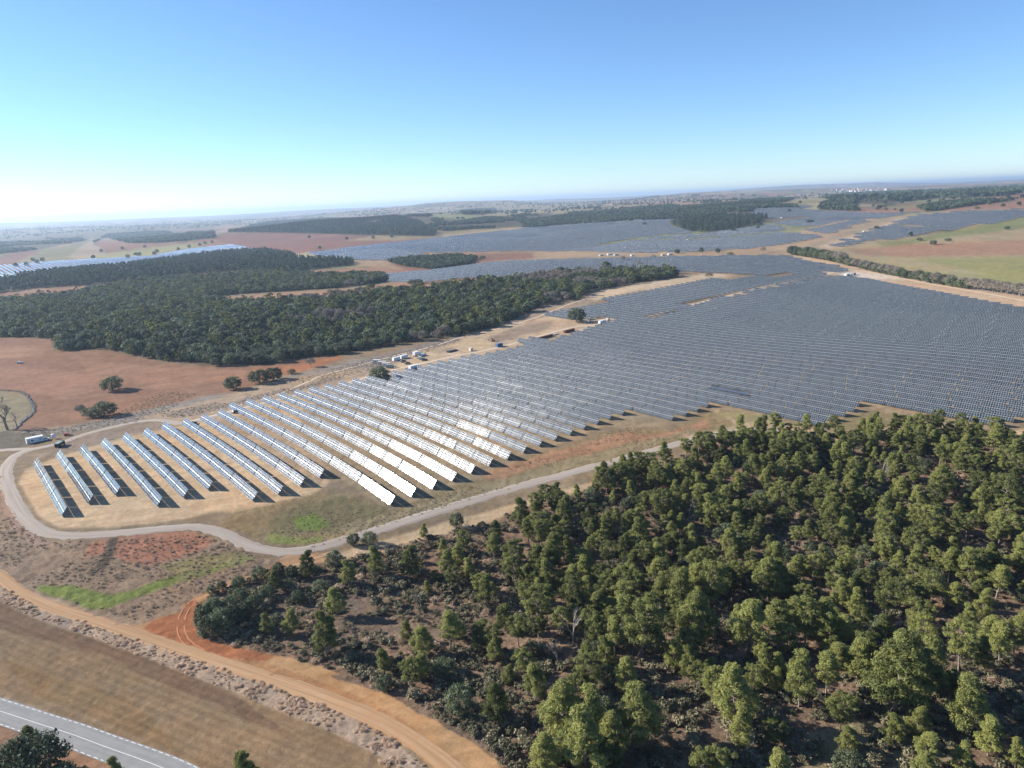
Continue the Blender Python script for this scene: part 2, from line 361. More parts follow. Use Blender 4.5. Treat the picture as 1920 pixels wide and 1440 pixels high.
area([(1360, 378), (1440, 372), (1480, 378), (1420, 385), (1370, 386)], (.32, .18, .12), .2)
area([(1470, 375), (1540, 368), (1560, 372), (1545, 380), (1490, 382)], (.26, .23, .12), .2)
area([(1540, 396), (1600, 392), (1660, 388), (1800, 380), (1920, 372), (2200, 360), (2200, 385), (1920, 392), (1760, 396), (1640, 400), (1580, 400)], (.29, .165, .11), .2)
area([(1660, 388), (1760, 380), (1900, 374), (1900, 378), (1780, 386), (1680, 392)], (.22, .19, .10), .2)
area([(1540, 440), (1560, 425), (1640, 408), (1780, 396), (1920, 390), (2200, 380), (2200, 425), (1900, 405), (1740, 432), (1640, 455), (1560, 462), (1480, 470), (1400, 470)], (.31, .245, .16), .2)
area([(1370, 470), (1480, 440), (1560, 415), (1600, 405), (1640, 403), (1650, 408), (1590, 432), (1530, 456), (1480, 470)], (.38, .27, .17), .2)
area([(1530, 462), (1600, 440), (1680, 412), (1700, 410), (1640, 436), (1580, 464), (1560, 470)], (.47, .35, .24), .2)
# right-hand fields
area([(1560, 466), (1640, 455), (1800, 430), (1920, 402), (2200, 380), (2200, 620), (1920, 545), (1760, 520), (1620, 492), (1540, 472)], (.34, .26, .145), .12)
area([(1640, 455), (1700, 450), (1800, 430), (1920, 405), (2200, 385), (2200, 430), (1920, 428), (1780, 445), (1660, 466)], (.215, .215, .085), .1, 3)
area([(1590, 470), (1700, 458), (1840, 452), (1920, 450), (2200, 450), (2200, 490), (1920, 478), (1760, 480), (1640, 484)], (.32, .19, .115), .1, 4)
area([(1600, 482), (1680, 486), (1920, 482), (2200, 480), (2200, 620), (1920, 538), (1760, 515), (1650, 495)], (.26, .245, .10), .1, 4)
area([(1600, 482), (1690, 480), (1780, 500), (1860, 516), (1760, 512), (1650, 492)], (.33, .27, .15), .1, 4)
area([(1470, 476), (1540, 478), (1620, 497), (1760, 522), (1920, 552), (2200, 605), (2200, 640), (1920, 576), (1850, 566), (1760, 549), (1680, 536), (1580, 512), (1520, 492)], (.47, .34, .225), .15)
area([(1500, 515), (1570, 505), (1640, 514), (1700, 522), (1640, 522), (1540, 522)], (.52, .45, .38), .1)
# sandy strip and construction ground behind the main array
area([(1000, 600), (1080, 560), (1120, 545), (1180, 535), (1270, 522), (1330, 512), (1380, 516), (1300, 530), (1200, 545), (1120, 562), (1060, 585), (1110, 598), (1240, 585), (1440, 530), (1570, 508), (1570, 518), (1480, 535), (1270, 590), (1120, 622), (960, 660), (900, 665), (900, 640)], SANDL, .2, 4)
area([(1010, 572), (1100, 556), (1120, 565), (1050, 588), (980, 600), (920, 640), (860, 640), (900, 620), (960, 600)], (.30, .225, .16), .4, 5)
area([(560, 722), (640, 690), (740, 664), (860, 632), (960, 606), (1020, 598), (1100, 600), (1130, 606), (1030, 632), (900, 666), (760, 698), (640, 738), (520, 762)], (.43, .315, .21), .35, 5)
area([(640, 700), (700, 680), (820, 650), (900, 640), (960, 620), (940, 640), (860, 655), (780, 665), (740, 680), (690, 700), (650, 715)], (.29, .225, .165), .5, 6)
area([(880, 650), (930, 625), (1000, 605), (1040, 600), (1030, 615), (960, 635)], (.28, .21, .15), .5, 6)
area([(780, 655), (850, 632), (880, 634), (930, 640), (920, 652), (860, 655), (850, 650), (800, 660)], (.47, .34, .21), .2, 4)
area([(740, 690), (760, 665), (800, 660), (850, 660), (860, 666), (790, 682), (760, 692)], (.49, .37, .25), .2, 4)
# slope between oak wood and array
area([(-300, 815), (20, 812), (90, 806), (190, 790), (270, 770), (380, 745), (450, 733), (560, 700), (700, 668), (860, 630), (860, 640), (740, 670), (700, 694), (640, 712), (520, 748), (440, 765), (360, 782), (240, 798), (120, 812), (60, 832), (-300, 850)], (.24, .205, .175), .6, 4)
area([(-300, 780), (0, 800), (30, 812), (110, 812), (90, 828), (0, 845), (-300, 860)], (.13, .115, .09), .6, 4)
area([(250, 785), (380, 752), (520, 715), (640, 694), (700, 690), (640, 718), (520, 752), (430, 774), (345, 792)], (.36, .265, .18), .45, 4)
area([(300, 776), (440, 750), (560, 722), (640, 704), (640, 712), (520, 740), (380, 775), (330, 784)], (.26, .205, .16), .5, 5)
# red ploughed field with oaks
area([(-300, 640), (0, 633), (96, 634), (99, 656), (190, 654), (300, 678), (400, 686), (500, 686), (580, 668), (650, 664), (640, 672), (580, 690), (545, 700), (450, 732), (380, 745), (265, 770), (180, 790), (90, 803), (20, 808), (60, 775), (62, 750), (48, 738), (0, 729), (-300, 725)], RED, .12, 2)
area([(-200, 690), (60, 690), (180, 700), (200, 720), (120, 745), (50, 735), (-200, 725)], (.30, .165, .105), .1, 9)
area([(150, 680), (330, 690), (470, 694), (440, 715), (300, 730), (180, 705)], (.30, .165, .10), .1, 9)
area([(-100, 650), (60, 648), (90, 655), (60, 668), (-100, 680)], (.31, .18, .115), .1, 8)
area([(470, 692), (560, 682), (640, 666), (645, 673), (560, 697), (480, 712)], (.33, .145, .07), .1, 2)
area([(-300, 730), (0, 731), (45, 738), (60, 752), (58, 774), (18, 808), (-300, 812)], (.25, .21, .13), .2, 2)
area([(38, 737), (50, 739), (64, 752), (63, 776), (30, 806), (20, 806), (56, 774), (57, 752)], (.17, .14, .11), .5, 1.5)
# array ground
area([(60, 880), (345, 800), (560, 745), (760, 700), (900, 665), (1130, 610), (1440, 540), (1570, 514), (1700, 540), (1920, 580), (2300, 640), (2300, 840), (1920, 790), (1870, 808), (1610, 765), (1560, 800), (1330, 765), (1250, 800), (1130, 800), (880, 900), (730, 955), (640, 900), (300, 960), (120, 980)], (.30, .225, .14), .4, 3)
area([(35, 905), (48, 880), (110, 858), (240, 818), (345, 796), (440, 772), (560, 740), (700, 704), (720, 704), (640, 735), (560, 772), (560, 830), (620, 905), (570, 935), (520, 968), (400, 960), (300, 980), (200, 990), (110, 988), (75, 970)], (.49, .35, .215), .28, 3)
area([(380, 790), (520, 760), (620, 880), (600, 910), (540, 880), (460, 840)], (.36, .26, .17), .5, 8)
area([(60, 868), (110, 846), (240, 815), (340, 797), (300, 792), (180, 820), (115, 842), (75, 850)], (.31, .235, .165), .5, 4)
area([(150, 818), (230, 802), (320, 795), (330, 800), (240, 815), (130, 845), (100, 850), (80, 860), (110, 835)], (.27, .20, .15), .5, 4)
area([(440, 960), (560, 930), (640, 922), (735, 955), (880, 902), (1050, 840), (1180, 800), (1250, 805), (1330, 775), (1420, 790), (1400, 802), (1320, 812), (1150, 862), (900, 932), (640, 1012), (560, 1026), (500, 1022), (460, 1002), (410, 985)], (.245, .185, .10), .5, 5)
area([(560, 950), (640, 925), (735, 960), (700, 985), (600, 1000), (520, 1010), (500, 980)], (.185, .155, .08), .5, 6)
area([(900, 890), (1000, 862), (1160, 812), (1240, 808), (1320, 790), (1330, 800), (1200, 830), (1000, 880), (920, 905)], (.33, .19, .11), .4, 7)
area([(640, 985), (900, 915), (1100, 855), (1300, 800), (1320, 808), (1150, 858), (900, 930), (650, 1008)], (.27, .215, .125), .6, 5)
area([(545, 975), (590, 965), (620, 980), (600, 995), (560, 995)], (.17, .22, .05), .3, 5)
area([(500, 1002), (560, 1010), (610, 1005), (600, 1016), (540, 1022), (505, 1018)], (.21, .23, .07), .4, 3)
area([(1330, 765), (1400, 785), (1560, 806), (1610, 770), (1740, 790), (1870, 812), (1940, 800), (2200, 830), (2200, 870), (1700, 830), (1400, 830), (1300, 830), (1280, 815), (1380, 800), (1360, 780)], (.42, .31, .195), .3, 4)
area([(1570, 790), (1620, 772), (1700, 783), (1680, 800), (1600, 812), (1540, 812)], (.22, .18, .095), .4, 4)
area([(1340, 775), (1390, 770), (1500, 795), (1420, 800)], (.27, .23, .12), .4, 4)
# front strip below the gravel road
area([(600, 1050), (640, 1036), (760, 1000), (900, 962), (1050, 922), (1150, 895), (1250, 862), (1390, 826), (1470, 814), (1480, 830), (1400, 850), (1250, 880), (1150, 905), (1000, 950), (900, 985), (700, 1035), (620, 1060)], (.47, .35, .22), .25, 4)
area([(540, 1040), (620, 1035), (640, 1050), (560, 1065), (500, 1085), (440, 1105), (380, 1125), (360, 1120), (420, 1095), (480, 1070)], (.44, .26, .14), .25, 3)
# slope between gravel road and lower track
area([(-300, 850), (0, 880), (10, 930), (40, 985), (90, 1012), (200, 1010), (370, 995), (440, 1020), (500, 1045), (540, 1045), (480, 1072), (420, 1095), (360, 1120), (330, 1140), (270, 1170), (180, 1150), (60, 1110), (0, 1062), (-300, 960)], (.27, .192, .130), .75, 4)
area([(0, 880), (12, 900), (22, 940), (50, 990), (90, 1015), (140, 1020), (60, 1020), (20, 990), (0, 950)], (.32, .21, .155), .5, 3)
area([(160, 1020), (200, 1012), (300, 1000), (370, 1000), (400, 1010), (380, 1030), (320, 1045), (280, 1060), (230, 1050), (190, 1040), (160, 1045)], (.34, .165, .105), .6, 7)
area([(300, 1060), (380, 1040), (440, 1030), (480, 1050), (430, 1070), (340, 1080)], (.215, .185, .09), .6, 6)
area([(206, 1008), (222, 1008), (214, 1040), (200, 1062), (175, 1080), (160, 1078), (190, 1050)], (.09, .07, .05), .6, 2)
area([(66, 1108), (75, 1098), (120, 1097), (160, 1104), (200, 1112), (250, 1104), (290, 1090), (340, 1078), (352, 1082), (300, 1104), (262, 1116), (230, 1128), (195, 1140), (165, 1138), (120, 1124)], (.185, .225, .060), .8, 5)
area([(330, 1082), (400, 1062), (470, 1040), (480, 1048), (400, 1078), (340, 1092)], (.215, .215, .085), .5, 4)
area([(60, 1112), (100, 1122), (180, 1150), (280, 1180), (380, 1215), (480, 1250), (380, 1225), (280, 1200), (160, 1160), (60, 1128)], (.38, .29, .19), .3, 2)
# orange wedge and lower track ground
area([(-300, 1010), (0, 1066), (60, 1116), (170, 1150), (240, 1168), (300, 1150), (340, 1135), (372, 1116), (382, 1122), (362, 1150), (372, 1188), (440, 1208), (540, 1228), (640, 1258), (700, 1288), (800, 1338), (870, 1368), (940, 1428), (1010, 1520), (880, 1520), (780, 1410), (640, 1336), (400, 1246), (240, 1190), (60, 1130), (0, 1100), (-300, 1060)], (.40, .245, .125), .15, 2)
area([(380, 1200), (480, 1236), (640, 1290), (760, 1350), (860, 1425), (900, 1500), (840, 1440), (740, 1370), (640, 1320), (460, 1255), (300, 1200)], (.36, .20, .10), .3, 4)
area([(268, 1178), (290, 1155), (330, 1148), (345, 1128), (370, 1120), (362, 1150), (372, 1190), (440, 1210), (520, 1228), (500, 1240), (430, 1235), (360, 1212), (300, 1195)], (.33, .135, .065), .4, 5)
area([(120, 1130), (240, 1155), (330, 1132), (350, 1138), (320, 1150), (280, 1165), (230, 1175), (160, 1158)], (.30, .215, .145), .5, 4)
# verge of dry brush, ploughed brown field, roadside
area([(-300, 1080), (0, 1094), (60, 1130), (160, 1166), (280, 1206), (400, 1250), (560, 1310), (660, 1345), (740, 1390), (800, 1440), (850, 1500), (760, 1500), (700, 1412), (600, 1362), (450, 1302), (280, 1236), (150, 1186), (60, 1156), (0, 1126), (-300, 1110)], (.36, .275, .205), .6, 3)
area([(-300, 1110), (0, 1128), (60, 1158), (150, 1188), (280, 1238), (450, 1305), (600, 1365), (700, 1412), (760, 1442), (830, 1520), (380, 1520), (346, 1440), (280, 1410), (170, 1368), (70, 1332), (0, 1307), (-300, 1240)], (.235, .162, .095), .35, 2)
area([(-300, 1105), (0, 1128), (60, 1158), (150, 1188), (300, 1245), (450, 1312), (560, 1380), (420, 1335), (200, 1230), (0, 1180), (-300, 1150)], (.175, .112, .070), .35, 8)
area([(0, 1240), (150, 1270), (260, 1320), (330, 1400), (200, 1355), (60, 1300)], (.23, .15, .078), .35, 12)
area([(-300, 1235), (0, 1303), (70, 1328), (170, 1364), (280, 1404), (350, 1436), (400, 1500), (340, 1500), (250, 1410), (0, 1320), (-300, 1245)], (.30, .24, .18), .5, 2)
area([(-300, 1300), (0, 1352), (60, 1375), (140, 1405), (260, 1450), (300, 1520), (-300, 1520)], (.29, .17, .105), .4, 2)
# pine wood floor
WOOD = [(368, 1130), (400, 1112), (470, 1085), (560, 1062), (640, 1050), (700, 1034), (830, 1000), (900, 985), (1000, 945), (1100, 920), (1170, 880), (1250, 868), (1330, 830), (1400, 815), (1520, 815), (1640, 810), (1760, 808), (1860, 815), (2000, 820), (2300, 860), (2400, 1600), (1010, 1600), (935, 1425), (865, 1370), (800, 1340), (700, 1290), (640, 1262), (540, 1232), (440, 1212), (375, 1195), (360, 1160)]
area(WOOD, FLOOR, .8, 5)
area([(375, 1160), (420, 1115), (560, 1075), (640, 1090), (760, 1080), (700, 1140), (600, 1160), (480, 1190)], (.18, .135, .10), .8, 8)
area([(620, 1265), (700, 1250), (800, 1300), (900, 1320), (1000, 1380), (960, 1420), (860, 1370), (740, 1310)], (.20, .145, .105), .8, 8)
area([(1500, 1380), (1640, 1340), (1760, 1370), (1800, 1420), (1700, 1460), (1500, 1450)], (.26, .22, .13), .8, 8)
# oak wood floor and other wood floors
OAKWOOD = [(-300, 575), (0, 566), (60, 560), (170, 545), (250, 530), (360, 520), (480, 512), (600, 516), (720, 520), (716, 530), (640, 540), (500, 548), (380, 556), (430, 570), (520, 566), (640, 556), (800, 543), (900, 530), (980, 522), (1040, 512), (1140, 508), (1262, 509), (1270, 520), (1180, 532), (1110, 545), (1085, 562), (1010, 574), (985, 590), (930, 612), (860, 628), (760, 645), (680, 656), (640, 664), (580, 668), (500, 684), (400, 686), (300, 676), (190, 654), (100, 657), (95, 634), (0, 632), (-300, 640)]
PINE_L = [(-300, 560), (0, 526), (100, 512), (220, 502), (300, 490), (420, 474), (500, 470), (540, 478), (560, 487), (660, 491), (664, 497), (600, 503), (560, 508), (430, 508), (330, 516), (260, 524), (170, 534), (60, 541), (-300, 590)]
PINE_HILL = [(428, 436), (470, 424), (520, 415), (600, 411), (700, 410), (740, 406), (780, 415), (820, 436), (812, 443), (740, 442), (640, 440), (540, 437), (470, 436)]
W_A = [(176, 455), (200, 440), (260, 436), (330, 434), (400, 430), (404, 446), (340, 452), (290, 456), (240, 456), (200, 446)]
W_A2 = [(-100, 470), (0, 455), (80, 447), (160, 442), (168, 450), (100, 462), (60, 470), (0, 476), (-100, 480)]
W_ISL = [(726, 490), (780, 485), (850, 480), (894, 486), (880, 495), (820, 506), (760, 500)]
W_B = [(740, 408), (770, 402), (800, 400), (822, 412), (840, 420), (900, 410), (960, 405), (1030, 398), (1050, 410), (980, 425), (880, 430), (830, 434)]
W_C = [(966, 425), (1010, 415), (1030, 402), (1100, 398), (1200, 390), (1250, 386), (1380, 380), (1420, 374), (1490, 372), (1470, 380), (1400, 386), (1405, 398), (1300, 410), (1180, 416), (1060, 422), (1000, 428)]
W_D = [(1258, 421), (1290, 412), (1400, 408), (1440, 409), (1420, 420), (1380, 428), (1330, 435), (1290, 434)]
W_E = [(1540, 370), (1600, 364), (1700, 361), (1800, 356), (1920, 350), (2200, 340), (2200, 358), (1920, 362), (1880, 368), (1760, 372), (1700, 378), (1640, 384), (1570, 380)]
W_F = [(1535, 392), (1545, 382), (1580, 376), (1600, 380), (1598, 392), (1610, 396), (1560, 394)]
W_G = [(1280, 395), (1300, 386), (1400, 386), (1440, 384), (1500, 386), (1490, 392), (1400, 398), (1340, 405), (1290, 405)]
W_H = [(1720, 390), (1760, 382), (1880, 374), (1910, 375), (1850, 382), (1780, 392), (1740, 397)]
W_I = [(640, 523), (660, 515), (720, 518), (724, 528), (690, 534), (640, 536)]
W_J = [(860, 397), (900, 393), (930, 394), (925, 400), (870, 403)]
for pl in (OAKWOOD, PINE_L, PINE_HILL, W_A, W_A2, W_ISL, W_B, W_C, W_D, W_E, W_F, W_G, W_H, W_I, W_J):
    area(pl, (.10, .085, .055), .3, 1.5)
area([(200, 585), (230, 584), (232, 592), (205, 592)], (.42, .30, .2), .2, 1)
area([(262, 590), (275, 592), (274, 597), (262, 596)], (.42, .30, .2), .2, 1)

# ------------------------------------------------------------------ ground: one sheet out to the horizon
def field_cells(x, y, size=330.0):
    """irregular field parcels: nearest seed of a jittered lattice, and distance to the parcel edge"""
    xs = (x + 160 * fbm(x, y, 900.0, 401, 2)) / (size * 1.7); ys = (y + 120 * fbm(x, y, 800.0, 403, 2)) / size
    ix = np.floor(xs); iy = np.floor(ys); b1 = np.full(x.shape, 9.0); b2 = np.full(x.shape, 9.0); bid = np.zeros(x.shape, np.int64)
    for dx in (-1, 0, 1):
        for dy in (-1, 0, 1):
            cx, cy = ix + dx, iy + dy; d = np.hypot(xs - cx - _h(cx, cy, 7), ys - cy - _h(cx, cy, 8)); i_ = (_h(cx, cy, 9) * 9973).astype(np.int64)
            nb = d < b1; b2 = np.where(nb, b1, np.minimum(b2, d)); bid = np.where(nb, i_, bid); b1 = np.where(nb, d, b1)
    return bid, (b2 - b1) * size
def build_ground():
    Ds = [62.0]
    while Ds[-1] < 42000:
        d = Ds[-1]; Ds.append(d + min(d * d * 1.7 / (FPX * CH), 0.013 * d))
    Ds = np.array([3.0, 12.0, 25.0, 38.0, 48.0, 56.0] + Ds)
    a_f = np.arctan(np.linspace(-0.93, 0.93, 1150))
    a_c = np.linspace(a_f[-1], a_f[0] + 2 * pi, 60)[1:-1]
    az = np.concatenate([a_f, a_c]); na, nd = len(az), len(Ds)
    A, D = np.meshgrid(az, Ds)
    x = (D * np.sin(A)).ravel(); y = (D * np.cos(A)).ravel(); z = zt(x, y)
    u, v = project(x, y, z)
    behind = y < 5
    u = np.where(behind, -9999, u)
    col = np.empty((len(x), 4), np.float32); col[:, :3] = (.24, .18, .115); col[:, 3] = .35
    wob_u = fbm(x, y, 14.0, 41, 3); wob_v = fbm(x, y, 14.0, 61, 3)
    Dr = D.ravel()
    far = Dr > 1300
    fid, edge = field_cells(x[far], y[far])
    pal = np.array([(.27, .20, .12), (.24, .135, .085), (.20, .20, .10), (.33, .25, .15), (.22, .165, .10), (.29, .24, .15), (.17, .17, .09), (.30, .17, .11), (.15, .13, .09)])
    fc = 1.12 * pal[fid % len(pal)]; fc = np.where((edge < 9 + Dr[far][:, None].ravel() * .003)[:, None], np.array([(.07, .075, .045)]), fc)
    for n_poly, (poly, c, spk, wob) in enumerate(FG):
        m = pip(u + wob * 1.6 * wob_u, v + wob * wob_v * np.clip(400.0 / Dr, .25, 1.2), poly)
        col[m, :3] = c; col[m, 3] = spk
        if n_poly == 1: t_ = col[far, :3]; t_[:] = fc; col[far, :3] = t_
    cg = col.reshape(nd, na, 4)
    for _ in range(2):
        cg[:, 1:-1] = (cg[:, :-2] + 2 * cg[:, 1:-1] + cg[:, 2:]) / 4; cg[1:-1] = (cg[:-2] + 2 * cg[1:-1] + cg[2:]) / 4
    col = cg.reshape(-1, 4)
    # weathering: broad and fine tone changes of the soil itself, faint drill rows in the brown field
    st = pip(u, v, FG_field)
    f = 1 + .16 * fbm(x, y, 60.0, 71, 4) + np.where(st, .02, .10) * fbm(x, y, 7.0, 81, 3) + .18 * np.clip(Dr / 3000, 0, 1) * fbm(x, y, 420.0, 91, 3)
    st = pip(u, v, FG_field)
    along = -FD[1] * x + FD[0] * y; across_ = FD[0] * x + FD[1] * y
    f = np.where(st, f * (1 + .07 * np.sin(along * 2 * pi / 2.2 + 1.2 * fbm(x, y, 30.0, 97, 2)) + .10 * fbm(along * 6.0, across_ * .12, 8.0, 95, 2)), f)
    f = f * (1 + np.clip(500 / Dr, 0, 1) * (np.where(st, .04, .13) * fbm(x, y, 2.4, 105, 3) + .12 * fbm(x, y, .8, 107, 2)))
    hue = .08 * fbm(x, y, 35.0, 101, 3) + .05 * fbm(x, y, 3.0, 103, 2)
    xs_, ys_ = x * .94 + y * .34, -x * .34 + y * .94
    f = f * (1 + np.where(st, 0, .17) * np.clip(500 / Dr, 0, 1) * fbm(xs_ * .14, ys_, 1.8, 117, 3)) * .84
    col[:, 0] *= f * (1 + hue); col[:, 1] *= f * .97; col[:, 2] *= f * (1 - hue) * .93
    # small real relief: hummocks in scrub
    z = z + col[:, 3] * .35 * fbm(x, y, 2.2, 111, 2) * (Dr < 900)
    co = np.stack([x, y, z], 1)
    i = np.arange(nd - 1)[:, None] * na; j = np.arange(na)[None, :]; j2 = (j + 1) % na
    f4 = np.stack([i + j, i + na + j, i + na + j2, i + j2], -1).reshape(-1, 4)[:, ::-1]
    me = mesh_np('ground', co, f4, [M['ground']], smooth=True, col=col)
    # close the small hole under the drone
    bm_ = None
    return tag(link('ground', me), kind='structure')
FD = (0.895, -0.446)      # direction of the plough lines
FG_field = [(-300, 1110), (0, 1128), (60, 1158), (150, 1188), (280, 1238), (450, 1305), (600, 1365), (700, 1412), (760, 1442), (830, 1520), (380, 1520), (346, 1440), (280, 1410), (170, 1368), (70, 1332), (0, 1307), (-300, 1240)]
ground = build_ground()

# ------------------------------------------------------------------ roads and tracks (ribbons draped on the terrain)
def smooth_line(pts, step=4.0):
    P = [Vector((p[0], p[1])) for p in pts]; P = [P[0] * 2 - P[1]] + P + [P[-1] * 2 - P[-2]]; out = []
    for i in range(1, len(P) - 2):
        a, b, c, d = P[i - 1:i + 3]; n = max(2, int((c - b).length / step))
        for k in range(n):
            t = k / n
            out.append(0.5 * ((2 * b) + (c - a) * t + (2 * a - 5 * b + 4 * c - d) * t * t + (3 * b - a - 3 * c + d) * t ** 3))
    out.append(P[-2]); return out
def ribbon(name, pts, width, mat, lift=0.06, edge=0.15, across=5, off=0.0, dash=None, wvar=0.0, step=4.0, seed=0):
    L = smooth_line(pts, step); n = len(L)
    co = []; uv = []; fs = []; s = 0.0
    cum = [0.0]
    for i in range(1, n): cum.append(cum[-1] + (L[i] - L[i - 1]).length)
    for i in range(n):
        d = (L[min(i + 1, n - 1)] - L[max(i - 1, 0)]).normalized(); nn = Vector((-d.y, d.x))
        for k in range(across + 1):
            q = k / across; w_ = width
            if wvar and k in (0, across): w_ = width * (1 + wvar * float(fbm(np.array(cum[i]) + 1000 * (k > 0), np.array(0.0), 9.0, 5 + seed, 2)))
            p = L[i] + nn * (off + (q - .5) * w_)
            zz = float(zt(p.x, p.y)) + lift - (edge if (k in (0, across) and edge) else 0)
            co.append((p.x, p.y, zz)); uv.append((q, cum[i]))
    for i in range(n - 1):
        if dash and (cum[i] % (dash[0] + dash[1])) > dash[0]: continue
        for k in range(across):
            a = i * (across + 1) + k; fs.append((a, a + 1, a + across + 2, a + across + 1))
    luv = [uv[k] for f in fs for k in f]
    return mesh_np(name, co, fs, [mat], smooth=True, uv=luv)
def G2(pts): return [ground_at(*p).xy for p in pts]
R_gravel = G2([(520, 752), (440, 772), (395, 783), (345, 794), (300, 788), (262, 790), (215, 800), (160, 814), (110, 832), (62, 842), (32, 852), (14, 872), (12, 897), (24, 932), (48, 972), (78, 995), (120, 1004), (200, 1001), (290, 993), (365, 988), (412, 997), (450, 1015), (500, 1032), (560, 1033), (625, 1018), (690, 999), (770, 974), (860, 946), (960, 916), (1060, 889), (1150, 865), (1250, 838), (1330, 817), (1390, 808), (1440, 806), (1500, 812), (1560, 822)])
R_branch = G2([(-80, 850), (-20, 846), (20, 843), (62, 842)])
R_service = G2([(345, 794), (440, 769), (540, 745), (620, 729), (660, 716), (700, 703), (740, 693), (800, 679), (857, 667), (923, 654), (967, 643), (1033, 624), (1083, 612), (1130, 607), (1200, 597), (1290, 573), (1380, 551), (1450, 534), (1520, 520), (1580, 508), (1640, 512), (1760, 535), (1900, 560), (2000, 585)])
R_upper = G2([(440, 762), (520, 740), (600, 706), (640, 694), (733, 669), (823, 646), (863, 633), (930, 617), (1000, 597), (1080, 566), (1140, 550), (1210, 535), (1290, 520), (1340, 514)])
R_lower = G2([(-120, 1020), (-40, 1058), (12, 1090), (45, 1116), (100, 1140), (170, 1161), (235, 1183), (300, 1205), (370, 1228), (450, 1254), (540, 1284), (620, 1312), (690, 1340), (750, 1372), (810, 1412), (850, 1445), (900, 1500)])
R_link = G2([(625, 1036), (560, 1058), (500, 1078), (440, 1098), (390, 1112), (360, 1130), (342, 1155), (340, 1185), (360, 1212), (420, 1238)])
R_asph = G2([(-260, 1262), (-120, 1297), (0, 1334), (67, 1356), (133, 1377), (200, 1402), (267, 1426), (330, 1452), (420, 1500)])
def struct(name, me): return tag(link(name, me), kind='structure')
struct('gravel_road', ribbon('gravel_road', R_gravel, 6.6, M['gravel'], .10, .22, 6, wvar=.08))
struct('gravel_road', ribbon('gravel_road', R_branch, 6.0, M['gravel'], .09, .2, 6, wvar=.1))
struct('service_track', ribbon('service_track', R_service, 5.0, M['sandtrack'], .10, .2, 4, wvar=.2))
struct('dirt_track', ribbon('dirt_track', R_upper, 3.0, M['sandtrack'], .08, .18, 4, wvar=.3))
struct('dirt_track', ribbon('dirt_track', R_lower, 5.6, M['dirt'], .09, .2, 6, wvar=.15))
struct('dirt_track', ribbon('dirt_track', R_link[:5], 3.2, M['dirt'], .07, .18, 4, wvar=.3))
for o_ in (-.9, .9): struct('wheel_rut', ribbon('wheel_rut', R_link[4:], .38, M['reddirt'], .05, .04, 2, off=o_, wvar=.3))
road = struct('asphalt_road', ribbon('asphalt_road', R_asph, 6.8, M['asphalt'], .14, .0, 6))
struct('road_marking', ribbon('road_marking', R_asph, .11, M['paint'], .150, 0, 1, off=0.0, step=2))
struct('road_marking', ribbon('road_marking', R_asph, .13, M['paint'], .150, 0, 1, off=3.05, dash=(1.2, .8), step=.4))
struct('road_marking', ribbon('road_marking', R_asph, .13, M['paint'], .150, 0, 1, off=-3.05, dash=(1.2, .8), step=.4))

# ------------------------------------------------------------------ solar trackers
RA = radians(140.5); DV = np.array([sin(RA), cos(RA)]); NV = np.array([-DV[1], DV[0]])
PITCHT, ROWGAP, TILT, TUBE_H = 26.3, 10.02, radians(50.0), 2.0
def to_st(u, v):
    p = ground_at(u, v); q = np.array([p.x, p.y]); return float(q @ NV), float(q @ DV)
BACK = [(68, 872), (108, 857), (151, 846), (192, 834), (232, 824), (269, 815), (307, 803), (345, 796), (380, 787), (412, 778), (447, 770), (480, 763), (510, 756), (548, 748), (600, 736), (655, 722), (710, 708), (760, 697), (830, 682), (900, 664), (960, 650), (1020, 637), (1080, 625), (1140, 612), (1200, 600), (1270, 586), (1350, 566), (1440, 543), (1500, 531), (1562, 519)]
RIGHT = [(1566, 519), (1625, 526), (1700, 541), (1760, 552), (1840, 568), (1920, 583), (2020, 605)]
FRONT = [(125, 971), (182, 952), (234, 937), (305, 948), (352, 935), (398, 921), (478, 941), (521, 927), (563, 915), (604, 903), (733, 950), (772, 934), (810, 920), (847, 906), (881, 892), (914, 878), (947, 867), (978, 853), (1008, 841), (1038, 830), (1066, 820), (1092, 809), (1118, 799), (1143, 789), (1168, 780), (1250, 794), (1273, 786), (1292, 780), (1313, 772), (1330, 764), (1553, 799), (1573, 788), (1592, 780), (1610, 770), (1614, 762), (1872, 810), (1887, 800), (1903, 792), (1920, 782), (2040, 800), (2060, 770), (2300, 780)]
bs = sorted(to_st(*p) for p in BACK); fs_ = [to_st(*p) for p in FRONT]
# keep the front staircase monotonic in s so that each row finds its own end
ff = []
for s_, t_ in fs_:
    if ff and s_ <= ff[-1][0] + .05: s_ = ff[-1][0] + .05
    ff.append((s_, t_))
rS, rT = np.array(sorted(to_st(*p) for p in RIGHT)).T; bS, bT = np.array(bs).T; fS, fT = np.array(ff).T
tables = []     # s, t(centre), row index, count from near end, rowlen
nrow = 110
for k in range(nrow):
    s_ = 27.1 + ROWGAP * k
    t0 = float(np.interp(s_, bS, bT)); t1 = float(fT[np.argmin(np.abs(fS - s_))] if np.min(np.abs(fS - s_)) < 2.5 else np.interp(s_, fS, fT))
    if s_ > fS[-1] - 60:
        tt = np.arange(t0, t0 + 900, 5.0); uu, _ = project(s_ * NV[0] + tt * DV[0], s_ * NV[1] + tt * DV[1], np.zeros(len(tt))); t1 = float(tt[np.argmax(uu > 2010)]) if (uu > 2010).any() else t0 + 900
    if s_ > rS[0]: t1 = min(t1, float(np.interp(s_, rS, rT)))
    if s_ > rS[-1] + 8: continue
    n_ = int(round((t1 - t0) / PITCHT + (.15 if k < 10 else 0)))
    t0 = t1 - n_ * PITCHT if k >= 10 else t0
    for i in range(max(n_, 0)):
        tables.append((s_, t0 + (i + .5) * PITCHT, k + 1, n_ - i, n_))
